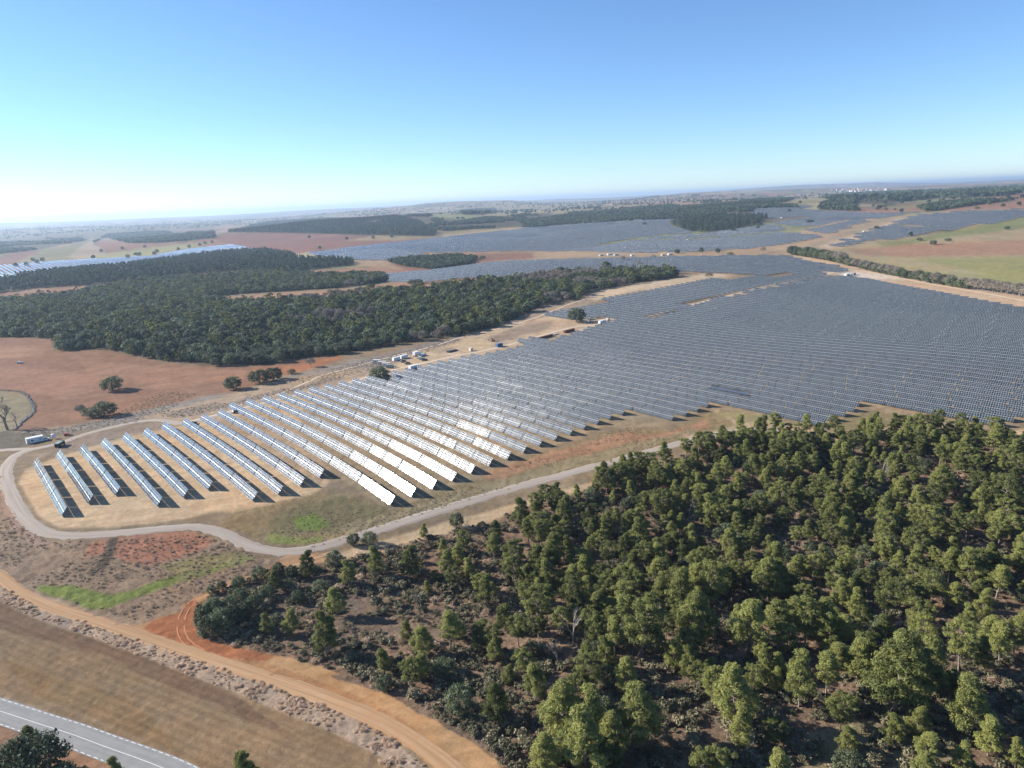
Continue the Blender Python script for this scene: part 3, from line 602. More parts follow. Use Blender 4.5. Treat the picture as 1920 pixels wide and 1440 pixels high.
# fields beyond, seen as bands in the photograph
SOLAR = [[(1010, 592), (1090, 577), (1160, 560), (1230, 548), (1320, 530), (1380, 521), (1480, 520), (1556, 511), (1500, 526), (1438, 532), (1370, 550), (1300, 568), (1240, 585), (1190, 600), (1110, 592), (1110, 598), (1060, 598)],
         [(-20, 502), (0, 498), (60, 492), (150, 487), (280, 480), (350, 468), (430, 458), (492, 468), (430, 476), (300, 486), (220, 498), (110, 510), (20, 518), (0, 524), (-20, 530)],
         [(575, 474), (640, 466), (720, 457), (850, 443), (1000, 427), (1120, 418), (1250, 412), (1256, 424), (1300, 437), (1240, 440), (1150, 452), (1060, 471), (960, 470), (880, 472), (800, 474), (720, 488), (680, 488), (640, 486), (600, 480)],
         [(690, 524), (724, 515), (810, 508), (870, 500), (930, 492), (1020, 488), (1130, 486), (1280, 482), (1470, 479), (1500, 488), (1560, 498), (1580, 507), (1520, 512), (1440, 516), (1330, 511), (1240, 507), (1130, 507), (1040, 511), (980, 517), (920, 519), (840, 525), (780, 529), (730, 528)],
         [(1070, 470), (1160, 456), (1240, 444), (1330, 438), (1400, 428), (1430, 420), (1500, 410), (1560, 396), (1640, 400), (1720, 398), (1640, 410), (1560, 436), (1500, 454), (1400, 466), (1280, 474), (1160, 473)],
         [(1500, 468), (1580, 452), (1640, 430), (1720, 404), (1800, 396), (1920, 392), (2000, 390), (2000, 402), (1900, 410), (1800, 428), (1740, 436), (1640, 452), (1560, 462)],
         [(1400, 405), (1420, 392), (1500, 386), (1530, 384), (1500, 392), (1560, 398), (1500, 406), (1440, 410)],
         [(1180, 410), (1240, 406), (1290, 408), (1260, 414), (1200, 416)]]
far_tables = []; far_flat = []
for fi, poly in enumerate(SOLAR):
    W_ = np.array([ground_at(*p)[:2] for p in poly]); S = W_ @ NV; T = W_ @ DV
    sg = np.arange(math.floor(S.min() / ROWGAP), S.max() / ROWGAP) * ROWGAP + 27.1 % ROWGAP
    tg = np.arange(math.floor(T.min() / PITCHT), T.max() / PITCHT) * PITCHT
    SS, TT = np.meshgrid(sg, tg); SS = SS.ravel(); TT = TT.ravel()
    X = SS * NV[0] + TT * DV[0]; Y = SS * NV[1] + TT * DV[1]
    u, v = project(X, Y, zt(X, Y) + 1.0)
    ok = pip(u, v, poly) & (fbm(X, Y, 90.0, 131 + fi, 2) > -.75) & (rng.random(len(X)) > .015)
    if fi in (2, 4, 5):                     # service lanes and unfinished patches in the big far field
        ok &= ~((np.abs(fbm(X, Y, 520.0, 141, 2)) < .035))
    if fi in (4, 5): ok &= (np.round(SS / ROWGAP).astype(int) % 3) > 0
    lay = {1: 26.0, 4: 9.0, 5: 8.0, 7: 8.0}.get(fi, 0.0) + np.zeros(ok.sum())          # how far each table lies flatter than the near ones
    if fi == 2: lay = 13.0 * (1 - ss(640, 1060, u[ok]))
    lay = lay * (1 + .3 * fbm(X[ok], Y[ok], 240.0, 151, 2))
    far_flat += [(float(a), float(b), float(c)) for a, b, c in zip(SS[ok], TT[ok], lay)]
print('tables', len(tables), 'far', len(far_tables), 'rows', nrow)

CH2 = 2.14
def slab(x0, x1, q0, q1, th=.045, tilt=TILT, u0=0.0):
    """slab in the tilted plane: x along the row, q across the chord"""
    e = (cos(tilt), sin(tilt)); nn = (-sin(tilt), cos(tilt)); co = []
    for h in (0, -th):
        for x, q in ((x0, q0), (x1, q0), (x1, q1), (x0, q1)):
            co.append((x, q * e[0] + h * nn[0], TUBE_H + .12 + q * e[1] + h * nn[1]))
    f = [(0, 1, 2, 3), (7, 6, 5, 4), (0, 4, 5, 1), (1, 5, 6, 2), (2, 6, 7, 3), (3, 7, 4, 0)]
    uvq = [(0, 0), (x1 - x0, 0), (x1 - x0, 2.06), (0, 2.06)]
    uv = [uvq[k] for k in range(4)] + [(0, 0)] * 20
    return co, f, uv, [0, 1, 1, 1, 1, 1]
def bank_mesh(x0, x1, q0, q1, tilt=TILT):
    co, f, uv, mi = slab(x0, x1, q0, q1, tilt=tilt); return mesh_np('module_bank', co, f, [M['module'], M['backsheet']], uv=uv, matidx=mi)
def tracker_meshes(tilt=TILT):
    banks = [bank_mesh(a, b, c, d, tilt) for a, b in ((-12.75, -.15), (.15, 12.75)) for c, d in ((-1.98, -.08), (.08, 1.98))]
    m = MB(); m.tube((-12.9, 0, TUBE_H), (12.9, 0, TUBE_H), .09, .09, 6); tube = m.mesh('torque_tube', M['steel'])
    m = MB(); m.box(-.07, .07, -.05, .05, -.6, TUBE_H); post = m.mesh('post', M['steel'])
    m = MB(); m.box(-.22, .22, -.18, .18, TUBE_H - .35, TUBE_H + .2, bev=.04); m.tube((0, .1, TUBE_H - .2), (0, .55, TUBE_H - .3), .07, .07, 6); motor = m.mesh('drive_motor', M['dark'])
    return banks, tube, post, motor
TM = tracker_meshes()
ORD = ['', 'first', 'second', 'third', 'fourth', 'fifth', 'sixth', 'seventh', 'eighth', 'ninth', 'tenth', 'eleventh', 'twelfth', 'thirteenth', 'fourteenth', 'fifteenth', 'sixteenth', 'seventeenth', 'eighteenth', 'nineteenth', 'twentieth']
TENS = {20: 'twenty', 30: 'thirty', 40: 'forty', 50: 'fifty', 60: 'sixty', 70: 'seventy', 80: 'eighty'}
def ordw(n):
    if n <= 20: return ORD[n]
    t, o = n // 10 * 10, n % 10
    return (TENS[t][:-1] + 'ieth') if o == 0 else TENS[t] + '-' + ORD[o]
def table_frame(s_, t_):
    c = s_ * NV + t_ * DV; a = c - DV * 12.9; b = c + DV * 12.9
    za, zb = float(zt(a[0], a[1])), float(zt(b[0], b[1])); zc = (za + zb) / 2
    X = Vector((b[0] - a[0], b[1] - a[1], zb - za)).normalized(); Y0 = Vector((NV[0], NV[1], 0)); Z = X.cross(Y0).normalized(); Y = Z.cross(X)
    return Vector((c[0], c[1], zc)), X, Y, Z
def place_tracker(s_, t_, label, meshes=TM, wob=0.0, group='solar trackers in long parallel rows'):
    P, X, Y, Z = table_frame(s_, t_)
    e = empty('solar_tracker', P)
    R = Matrix(((X.x, Y.x, Z.x), (X.y, Y.y, Z.y), (X.z, Y.z, Z.z))) @ Matrix.Rotation(wob, 3, 'X')
    e.rotation_euler = R.to_euler()
    tag(e, label, 'solar tracker', group)
    banks, tube, post, motor = meshes
    for bmesh_ in banks: link('module_bank', bmesh_, e)
    link('torque_tube', tube, e); link('drive_motor', motor, e)
    for px in (-11.2, -5.6, 0.0, 5.6, 11.2):
        o = link('post', post, e); o.location = (px, 0, 0)
    return e
tb = []
for (s_, t_, k, j, n_) in tables:
    c = s_ * NV + t_ * DV; z_ = float(zt(c[0], c[1])); u, v = project(c[0], c[1], z_ + 1.5); tb.append((hypot(c[0], c[1]), float(u), float(v), s_, t_, k, j, n_))
tb.sort()
flat_uv = (1366, 733)
inview = [t for t in tb if -20 < t[1] < 1945]
flat = min(inview, key=lambda t: hypot(t[1] - flat_uv[0], t[2] - flat_uv[1]))
TMF = tracker_meshes(radians(4.0))
solo = inview[:299]; solo = [t for t in solo if t is not flat]; rest = [t for t in tb if t not in set(solo) and t is not flat]
place_tracker(flat[3], flat[4], 'solar tracker lying flat among dark tilted rows, bare ground showing behind it', TMF)
for D_, u, v, s_, t_, k, j, n_ in solo:
    tone = 'glaring white' if (11 <= k <= 17 and j <= 3) else ('pale silver' if k < 30 else 'dark blue grey')
    if j == 1: pos = 'at the near end,'
    else: pos = ordw(j) + ' from near end,'
    place_tracker(s_, t_, f'{tone} solar tracker, {pos} {ordw(k)} row from the left', wob=random.gauss(0, .009))
def merged_tables(lst, name, label, group, lst2=()):
    co, fc, uv, mi = [], [], [], []
    A = [slab(-12.75, 12.75, -1.98, -.06), slab(-12.75, 12.75, .06, 1.98)]
    base = np.array(A[0][0] + A[1][0] + [(x, y, z) for z in (TUBE_H - .09, TUBE_H + .09) for x, y in ((-12.9, -.09), (12.9, -.09), (12.9, .09), (-12.9, .09))] +
                    [(x, y, z) for xx in (-8, 0, 8) for z in (-.5, TUBE_H) for x, y in ((xx - .1, -.1), (xx + .1, -.1), (xx + .1, .1), (xx - .1, .1))])
    bf = [(4, 5, 6, 7), (3, 2, 1, 0), (0, 1, 5, 4), (1, 2, 6, 5), (2, 3, 7, 6), (3, 0, 4, 7)]
    fa = np.array(A[0][1] + [tuple(i + 8 for i in f) for f in A[1][1]] + [tuple(i + 16 + 8 * q for i in f) for q in range(4) for f in bf])
    ua = np.array(A[0][2] + A[1][2] + [(0, 0)] * 24 * 4); ma = np.array(A[0][3] + A[1][3] + [2] * 24)
    C = []
    for i, (s_, t_, lay) in enumerate([q + (0.0,) for q in lst] + list(lst2)):
        P, X, Y, Z = table_frame(s_, t_)
        R = np.array([[X.x, Y.x, Z.x], [X.y, Y.y, Z.y], [X.z, Y.z, Z.z]])
        w_ = rng.normal(0, .009) - radians(lay); cw, sw = cos(w_), sin(w_)
        b = base.copy(); b[:, 1] = base[:, 1] * cw - (base[:, 2] - TUBE_H) * sw; b[:, 2] = base[:, 1] * sw + (base[:, 2] - TUBE_H) * cw + TUBE_H
        C.append(b @ R.T + np.array(P))
    n = len(C); co = np.concatenate(C); off = (np.arange(n) * len(base))[:, None, None]
    fc = (fa[None] + off).reshape(-1, 4)
    me = mesh_np(name, co, fc, [M['module'], M['backsheet'], M['steel']], uv=np.tile(ua, (n, 1)), matidx=np.tile(ma, n))
    return tag(link(name, me), label, 'solar trackers', group, 'stuff')
merged_tables([(t[3], t[4]) for t in rest] + far_tables, 'solar_tracker_rows', 'dense rows of blue grey solar trackers covering the plain into the distance', 'solar trackers in long parallel rows', far_flat)

# ------------------------------------------------------------------ plants
def leafcloud(cent, rad, per, lw, ll, tone, flat=.75, up=.35, R=None, shell=.55):
    """many leaf-sized quads around clump centres"""
    R = R or rng; n = len(cent) * per
    c = np.repeat(np.array(cent, float), per, 0); r = np.repeat(np.array(rad, float), per)
    d = R.normal(size=(n, 3)); d /= np.linalg.norm(d, axis=1)[:, None]
    d[:, 2] = np.where(d[:, 2] < -.25, -d[:, 2] * .6, d[:, 2])
    lob = 1 + .28 * np.sin(d[:, 0] * 5.3 + c[:, 0] * 3.1) * np.cos(d[:, 1] * 4.7 + c[:, 1] * 2.3)
    q = (shell + (1 - shell) * R.random(n) + np.abs(R.normal(0, .16, n)) * (R.random(n) < .45)) ** .8 * r * lob
    p = c + d * q[:, None] * np.array([1, 1, flat])
    nn = d * .8 + R.normal(size=(n, 3)) * .55 + np.array([0, 0, up]); nn /= np.linalg.norm(nn, axis=1)[:, None]
    a = np.cross(nn, R.normal(size=(n, 3))); a /= np.linalg.norm(a, axis=1)[:, None]; b = np.cross(nn, a)
    s = (.7 + .6 * R.random(n))[:, None]
    a = a * ll * s / 2; b = b * lw * s / 2
    co = np.stack([p - a - b, p + a - b * .4, p + a * 1.1 + b * .4, p - a + b], 1).reshape(-1, 3)
    fi = np.arange(n * 4).reshape(-1, 4)
    t = np.repeat(np.array(tone, float), per) + R.normal(0, .10, n)
    col = np.zeros((n * 4, 4), np.float32); col[:, :3] = np.repeat(np.clip(t, 0, 1), 4)[:, None]; col[:, 3] = 1
    return co, fi, col
def tube_np(m, p0, p1, r0, r1, n=5): m.tube(p0, p1, r0, r1, n)
def make_pine(seed, h=10.0, wr=3.0, base=.35, nc=30, per=70, shape='cone', tone0=.5, lean=.0, lw=.10, ll=.30):
    R = np.random.default_rng(seed); m = MB(); cent = []; rad = []; tone = []
    k = 6; pts = [Vector((0, 0, -.4))]
    for i in range(1, k + 1):
        z = h * .9 * i / k; pts.append(Vector((lean * z + R.normal(0, .12) * i / k * 2, R.normal(0, .12) * i / k * 2, z)))
    for i in range(k): m.tube(pts[i], pts[i + 1], .20 * (1 - i / k * .8) * h / 10, .20 * (1 - (i + 1) / k * .8) * h / 10, 6)
    def trunk(z):
        q = min(max(z / (h * .9) * k, 0), k - .001); i = int(q); return pts[i].lerp(pts[i + 1], q - i)
    for i in range(nc):
        f = (i + R.random() * .8) / nc; z = h * (base + (1 - base) * f)
        g = (z / h - base) / (1 - base)
        if shape == 'cone': rr = wr * (1.05 - g * .98) * (0.55 + .45 * min(1, g * 5))
        elif shape == 'round': rr = wr * sqrt(max(.04, 1 - (g * 1.9 - .85) ** 2 * .95 if g < .93 else .12))
        else: rr = wr * (.45 + .6 * g if g < .75 else .9 * (1.05 - g) / .3 + .1)
        a = i * 2.4 + R.normal(0, .5); rad_ = rr * (.55 + .5 * R.random())
        c = trunk(z) + Vector((cos(a) * rad_, sin(a) * rad_, R.normal(0, .25)))
        s = (.52 + .42 * R.random()) * (1.2 - .40 * g) * h / 10
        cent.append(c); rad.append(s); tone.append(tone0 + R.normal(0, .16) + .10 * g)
        t0 = trunk(max(z - rad_ * .45 - .3, h * .2)); m.tube(t0, c + Vector((0, 0, -.2)), .05 * h / 10, .018, 3)
    for q in range(3):
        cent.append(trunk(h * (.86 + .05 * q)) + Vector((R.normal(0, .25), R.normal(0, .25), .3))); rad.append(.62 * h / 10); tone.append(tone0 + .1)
    for q in range(16):
        z = h * (base * (.45 + .8 * R.random())); a = R.random() * 6.28; t0 = trunk(z); L_ = wr * (.4 + .5 * R.random())
        m.tube(t0, t0 + Vector((cos(a) * L_, sin(a) * L_, .25 * L_)), .035, .012, 3)
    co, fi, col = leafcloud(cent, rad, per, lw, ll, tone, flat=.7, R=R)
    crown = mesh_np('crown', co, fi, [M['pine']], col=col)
    return crown, m.mesh('trunk', M['bark'])
def make_oak(seed, h=7.0, wr=3.9, nc=34, per=60, mat='oak', lw=.34, ll=.42, low=.10, tone0=.45, join=False):
    R = np.random.default_rng(seed); m = MB(); cent = []; rad = []; tone = []
    top = Vector((R.normal(0, .2), R.normal(0, .2), h * .4)); m.tube((0, 0, -.4), top, .30 * h / 7, .2 * h / 7, 6)
    for i in range(nc):
        f = (i + .5) / nc; cz = 1 - f * 1.75; a = i * 2.4 + R.normal(0, .3)
        rr = sqrt(max(0, 1 - cz * cz)); k = .74 + .22 * R.random()
        c = Vector((cos(a) * rr * wr * k, sin(a) * rr * wr * k, h * .42 + cz * h * .46 * k)); c.z = max(c.z, h * .10)
        cent.append(c); rad.append(wr * (.26 + .15 * R.random())); tone.append(tone0 + R.normal(0, .2))
        if i % 3 == 0: m.tube(top * .8, c * .85, .07, .03, 3)
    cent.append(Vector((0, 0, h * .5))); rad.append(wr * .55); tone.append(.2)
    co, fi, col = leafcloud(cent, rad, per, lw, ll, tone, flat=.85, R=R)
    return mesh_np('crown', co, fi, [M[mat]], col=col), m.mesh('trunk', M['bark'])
def make_bare(seed, h=7.0, spread=.5, mat='deadwood', depth=4, dens=3, r0=.13, tw=.012):
    R = np.random.default_rng(seed); m = MB(); parts = []
    def grow(p, d, L_, r, lv):
        q = p + d * L_; m.tube(p, q, r, max(r * .6, tw), 5 if lv == 0 else 3)
        if lv >= depth: return
        for i in range(dens + (1 if lv == 0 else 0)):
            nd = (d + Vector(R.normal(0, spread, 3)) + Vector((0, 0, .12))).normalized()
            grow(p.lerp(q, .55 + .45 * R.random()), nd, L_ * (.5 + .25 * R.random()), max(r * .55, tw), lv + 1)
    grow(Vector((0, 0, -.3)), Vector((R.normal(0, .05), R.normal(0, .05), 1)).normalized(), h * .45, r0, 0)
    return m.mesh('branches', M[mat])
def make_twiggy(seed, h=5.0, wr=2.4):
    """leafless bushy crown: grey twig haze over a short trunk"""
    R = np.random.default_rng(seed); cent, rad, tone = [], [], []
    for i in range(18):
        f = (i + .5) / 18; cz = 1 - f * 1.3; a = i * 2.4; rr = sqrt(max(0, 1 - cz * cz))
        cent.append((cos(a) * rr * wr * .7, sin(a) * rr * wr * .7, h * .55 + cz * h * .38)); rad.append(wr * .36); tone.append(.5 + R.normal(0, .2))
    co, fi, col = leafcloud(cent, rad, 55, .07, .9, tone, R=R, up=0)
    m = MB(); m.tube((0, 0, -.3), (0, 0, h * .5), .12, .07, 5)
    for q in range(7):
        a = q * .9; m.tube((0, 0, h * .2), (cos(a) * wr * .6, sin(a) * wr * .6, h * .75), .05, .02, 3)
    return mesh_np('crown', co, fi, [M['twig']], col=col), m.mesh('trunk', M['bark'])
def make_shrub(seed, mat='shrub', wr=1.2, h=1.3, nc=7, per=32, lw=.2, ll=.34, tone0=.4):
    R = np.random.default_rng(seed); cent, rad, tone = [], [], []
    for i in range(nc):
        a = R.random() * 6.28; r = wr * .65 * sqrt(R.random()); cent.append((cos(a) * r, sin(a) * r, h * (.3 + .35 * R.random()))); rad.append(wr * (.35 + .2 * R.random())); tone.append(tone0 + R.normal(0, .25))
    co, fi, col = leafcloud(cent, rad, per, lw, ll, tone, R=R)
    return mesh_np('shrub', co, fi, [M[mat]], col=col)

PINES = []
for i, (sh, base, wr, nc, tn) in enumerate([('cone', .28, 2.3, 34, .60), ('round', .34, 2.7, 34, .46), ('cone', .20, 2.7, 38, .38), ('umbrella', .42, 2.8, 28, .52), ('cone', .24, 3.0, 42, .68), ('cone', .38, 2.0, 26, .72), ('umbrella', .32, 3.1, 34, .34), ('cone', .15, 2.4, 36, .78), ('round', .40, 2.4, 28, .30)]):
    PINES.append((make_pine(100 + i, 10.0, wr * 1.12, base, int(nc * 1.7), 200, sh, tn, lean=random.uniform(-.04, .05)), ('yellow green' if tn > .6 else 'mid green' if tn > .4 else 'dark green'), {'cone': 'pointed', 'round': 'rounded', 'umbrella': 'flat topped'}[sh]))
OAKS = [make_oak(200 + i, 7.0, 3.3 + .4 * (i % 3), 40, 90, lw=.24, ll=.34, tone0=.35 + .12 * (i % 3)) for i in range(5)]
BARES = [make_bare(300 + i, 7.0, .38 + .06 * i) for i in range(3)]
TWIGS = [make_twiggy(400 + i) for i in range(3)]
SHRUBS = [make_shrub(500 + i, 'shrub', tone0=.25 + .12 * i) for i in range(5)]
DRYS = [make_shrub(600 + i, 'dry', 1.1, .6, 8, 20, .07, .5, tone0=.3 + .15 * i) for i in range(4)]

def tree(name, meshes, p, scale, label, cat, group, rz=None, sxy=1.0):
    e = empty(name, p, random.uniform(0, 6.28) if rz is None else rz); e.scale = (scale * sxy, scale * sxy, scale)
    tag(e, label, cat, group)
    link('crown', meshes[0], e); link('trunk', meshes[1], e)
    return e
def single(name, me, p, scale, label, cat, group=None, rz=None, kind=None):
    o = link(name, me); o.location = p; o.scale = (scale,) * 3 if not isinstance(scale, tuple) else scale; o.rotation_euler = (0, 0, random.uniform(0, 6.28) if rz is None else rz)
    return tag(o, label, cat, group, kind)
def height_from(p, vtop):
    """true height of something standing at p whose top is seen at image row vtop"""
    _, v0 = project(p.x, p.y, p.z); _, v1 = project(p.x, p.y, p.z + 5.0)
    return float(5.0 * (v0 - vtop) / max(v0 - v1, .01))

def scatter_in(poly, spacing, jitter=.45, Rg=None, clip=None, zoff=0.0):
    """world-space jittered lattice inside an outline of the survey"""
    Rg = Rg or rng; W_ = np.array([ground_at(*p)[:2] for p in poly]); mn = W_.min(0) - 30; mx = W_.max(0) + 30
    if clip: mn = np.maximum(mn, clip[0]); mx = np.minimum(mx, clip[1])
    X, Y = np.meshgrid(np.arange(mn[0], mx[0], spacing), np.arange(mn[1], mx[1], spacing * .9))
    X[::2] += spacing / 2; X = X.ravel(); Y = Y.ravel()
    X = X + Rg.uniform(-jitter, jitter, len(X)) * spacing; Y = Y + Rg.uniform(-jitter, jitter, len(Y)) * spacing
    Z = zt(X, Y); u, v = project(X, Y, Z); ok = pip(u, v, poly)
    return X[ok], Y[ok], Z[ok], u[ok], v[ok]

def instanced(name, pts, scl, protos, label, cat, group=None):
    """uncountable growth as ONE object: points carrying instances of the plant meshes"""
    n = len(pts); me = bpy.data.meshes.new(name); me.vertices.add(n); me.vertices.foreach_set('co', np.asarray(pts, np.float32).ravel())
    for nm, typ, dat in (('rotz', 'FLOAT', rng.random(n) * 6.28), ('scl', 'FLOAT', scl), ('pick', 'INT', rng.integers(0, len(protos), n))):
        a = me.attributes.new(nm, typ, 'POINT'); a.data.foreach_set('value', np.asarray(dat, np.int32 if typ == 'INT' else np.float32))
    me.update(); o = link(name, me)
    g = bpy.data.node_groups.new(name, 'GeometryNodeTree')
    g.interface.new_socket(name='Geometry', in_out='INPUT', socket_type='NodeSocketGeometry'); g.interface.new_socket(name='Geometry', in_out='OUTPUT', socket_type='NodeSocketGeometry')
    gi = g.nodes.new('NodeGroupInput'); go = g.nodes.new('NodeGroupOutput'); iop = g.nodes.new('GeometryNodeInstanceOnPoints'); jn = g.nodes.new('GeometryNodeGeometryToInstance')
    for me_ in reversed(protos):
        ob = bpy.data.objects.new('plant_form', me_); oi = g.nodes.new('GeometryNodeObjectInfo'); oi.inputs['Object'].default_value = ob; oi.inputs['As Instance'].default_value = False
        g2 = g.nodes.new('GeometryNodeGeometryToInstance'); g.links.new(oi.outputs['Geometry'], g2.inputs[0])
        if 'join' not in locals() or True:
            instanced_nodes.setdefault(name, []).append(g2)
    j = g.nodes.new('GeometryNodeJoinGeometry')
    for g2 in instanced_nodes[name]: g.links.new(g2.outputs[0], j.inputs[0])
    def attr(nm, typ):
        a = g.nodes.new('GeometryNodeInputNamedAttribute'); a.data_type = typ; a.inputs['Name'].default_value = nm; return next(s for s in a.outputs if s.enabled and s.name == 'Attribute')
    iop.inputs['Pick Instance'].default_value = True
    g.links.new(gi.outputs[0], iop.inputs['Points']); g.links.new(j.outputs[0], iop.inputs['Instance']); g.links.new(attr('pick', 'INT'), iop.inputs['Instance Index'])
    cx = g.nodes.new('ShaderNodeCombineXYZ'); g.links.new(attr('rotz', 'FLOAT'), cx.inputs[2]); g.links.new(cx.outputs[0], iop.inputs['Rotation']); g.links.new(attr('scl', 'FLOAT'), iop.inputs['Scale'])
    g.links.new(iop.outputs[0], go.inputs[0]); g.nodes.remove(jn)
    md = o.modifiers.new('growth', 'NODES'); md.node_group = g
    return tag(o, label, cat, group, 'stuff')
instanced_nodes = {}

# -- foreground pine wood: trees read off the photograph: base u, v, top v, form (0-8 pine, -1 oak, -2 dead)
P_ = [(845, 1217, 1143, 5), (762, 1200, 1163, 7), (1010, 1172, 1098, 1), (973, 1213, 1160, 3), (1068, 1130, 1085, 0), (1097, 1197, 1140, 0), (1074, 1207, 1137, -2), (1046, 1250, 1185, -2), (1153, 1230, 1160, 5), (1203, 1233, 1120, 6), (1107, 1293, 1225, 1), (930, 1353, 1280, 2), (953, 1282, 1247, 7), (1050, 1390, 1280, 4), (1110, 1405, 1293, 7), (1175, 1302, 1237, 4), (1200, 1400, 1283, 4), (1020, 1455, 1375, 4), (1100, 1462, 1335, 7), (1145, 1425, 1335, 4), (862, 1338, 1280, -1), (773, 1082, 1025, 2), (838, 1078, 1030, 0), (803, 1115, 1088, 7), (903, 1115, 1075, 1), (965, 1070, 1012, 1), (1035, 1070, 1000, 4), (1140, 1070, 1018, 3), (1210, 1072, 1020, 3), (655, 1100, 1050, 2), (705, 1080, 1025, 2), (1272, 1150, 1065, 0), (1237, 1145, 1087, 5), (1170, 1150, 1090, 3), (1400, 1232, 1123, 0), (1463, 1215, 1130, 5), (1508, 1213, 1125, 1), (1545, 1222, 1150, 4), (1540, 1200, 1118, 5), (1498, 1325, 1225, 0), (1548, 1305, 1220, 5), (1657, 1168, 1098, 3), (1677, 1340, 1192, 4), (1700, 1330, 1215, 1), (1745, 1300, 1200, 7), (1797, 1262, 1172, 3), (1813, 1385, 1272, 0), (1377, 1360, 1250, 4), (1390, 1402, 1325, 7), (1587, 1410, 1362, 2), (1717, 1380, 1325, 7), (1300, 1215, 1110, 4), (1330, 1140, 1055, 1), (1300, 1130, 1058, 4), (1440, 1130, 1050, 4), (1460, 1125, 1052, 7), (1508, 1130, 1090, 0), (1593, 1137, 1088, 5), (1813, 1100, 1030, 0), (1840, 1160, 1103, 7), (1913, 1190, 1145, 4), (1905, 1440, 1385, 7), (1800, 1450, 1395, 7), (613, 1230, 1147, 2), (547, 1188, 1143, 7), (503, 1190, 1150, 7), (633, 1155, 1103, 4), (580, 1082, 1033, 2), (395, 1192, 1150, -1), (418, 1186, 1136, -1), (442, 1176, 1128, -1), (383, 1168, 1135, -1), (405, 1158, 1118, -1), (432, 1150, 1114, -1), (462, 1162, 1124, -1), (480, 1140, 1112, -1), (452, 1128, 1100, -1), (500, 1120, 1096, -1), (520, 1170, 1148, -1), (560, 1130, 1104, -1), (600, 1110, 1086, -1), (540, 1105, 1084, -1), (397, 1113, 1096, -1), (417, 1106, 1088, -1), (448, 1101, 1078, -1), (487, 1086, 1060, -1), (523, 1078, 1053, -1), (548, 1083, 1058, -1), (627, 1060, 1030, -1), (663, 1022, 998, -1), (693, 1020, 995, -1), (1403, 850, 802, 6), (1425, 855, 808, 2), (1497, 825, 795, 6), (1533, 818, 792, 2), (1323, 867, 830, 2), (1350, 872, 838, 2), (1677, 818, 790, 2), (1780, 820, 790, 4), (1157, 917, 870, 6), (1180, 918, 880, 1), (1220, 893, 850, 3), (1200, 900, 862, 6), (1043, 945, 905, 2), (857, 990, 958, -1), (977, 990, 933, 2), (1060, 985, 930, 2), (1010, 1010, 960, 1), (930, 1020, 975, 2), (1280, 905, 862, 1), (1455, 870, 825, 3), (1600, 850, 805, 1), (1860, 850, 795, 4), (1722, 845, 797, 2), (1410, 905, 850, 0), (1660, 1020, 960, 3), (1560, 960, 905, 2), (1330, 990, 925, 2), (1760, 935, 870, 4), (1880, 960, 890, 1), (1240, 985, 920, 6), (1180, 1010, 955, 2)]
placed = []; solo_pines = []; oak_spots = []; dead_spots = []
for u, v, vt, f in P_:
    p = ground_at(u, v); h = height_from(p, vt); placed.append((p.x, p.y))
    if f >= 0: solo_pines.append((p, h * 1.04, f, u, v))
    elif f == -1: oak_spots.append((p, h, u, v))
    else: dead_spots.append((p, h, u, v))
FR = np.random.default_rng(77)
X, Y, Z, U, V = scatter_in(WOOD, 5.4, .5, FR, clip=((-140, 60), (420, 420)))
oak_fill = []; keep = []; pp = np.array(placed)
dens = fbm(X, Y, 30.0, 171, 2)
for i in range(len(X)):
    q = .82 - .30 * (U[i] < 1000) - .25 * (U[i] < 700) - .12 * (V[i] > 1000) - .22 * (V[i] > 1150) - .18 * (V[i] > 1300) - (.3 if dens[i] < -.2 else 0)
    if FR.random() > q: continue
    if np.min(np.hypot(pp[:, 0] - X[i], pp[:, 1] - Y[i])) < 3.6: continue
    if FR.random() < .16: oak_fill.append((Vector((X[i], Y[i], Z[i])), float(FR.uniform(3.5, 6.0)), U[i], V[i])); continue
    keep.append(i)
fill = [(Vector((X[i], Y[i], Z[i])), float(FR.uniform(5.5, 11.5)) * (.75 if U[i] < 900 else 1.0), int(FR.integers(0, 9)), U[i], V[i]) for i in keep]
allp = [t for t in solo_pines] + sorted(fill, key=lambda t: t[0].length)
solo = allp[:len(solo_pines)]; off = 0
rest_p = []
for t in allp[len(solo_pines):]:
    if len(solo) < 300 and -10 < t[3] < 1935 and t[4] < 1475: solo.append(t)
    else: rest_p.append(t)
def zone(u, v):
    band = 'by the gravel road' if v < 880 else 'in the upper wood' if v < 1000 else 'in the middle wood' if v < 1130 else 'in the lower wood' if v < 1290 else 'at the bottom edge'
    c = 'far left tip' if u < 560 else 'left' if u < 800 else 'left of centre' if u < 980 else 'centre' if u < 1150 else 'right of centre' if u < 1340 else 'right' if u < 1560 else 'far right' if u < 1760 else 'right edge'
    return band, c
for p, h, f, u, v in solo:
    ms, tn, shp = PINES[f]; band, c = zone(u, v)
    size = 'small' if h < 8 else 'tall' if h > 12 else 'middling'
    tree('pine_tree', ms, p, h / 10.0, f'{size} {shp} {tn} pine {band}, {c}', 'pine tree', 'pines in the foreground wood', sxy=random.uniform(.92, 1.15) * (1.12 if h < 9 else 1))
print('pines solo', len(solo), 'rest', len(rest_p))
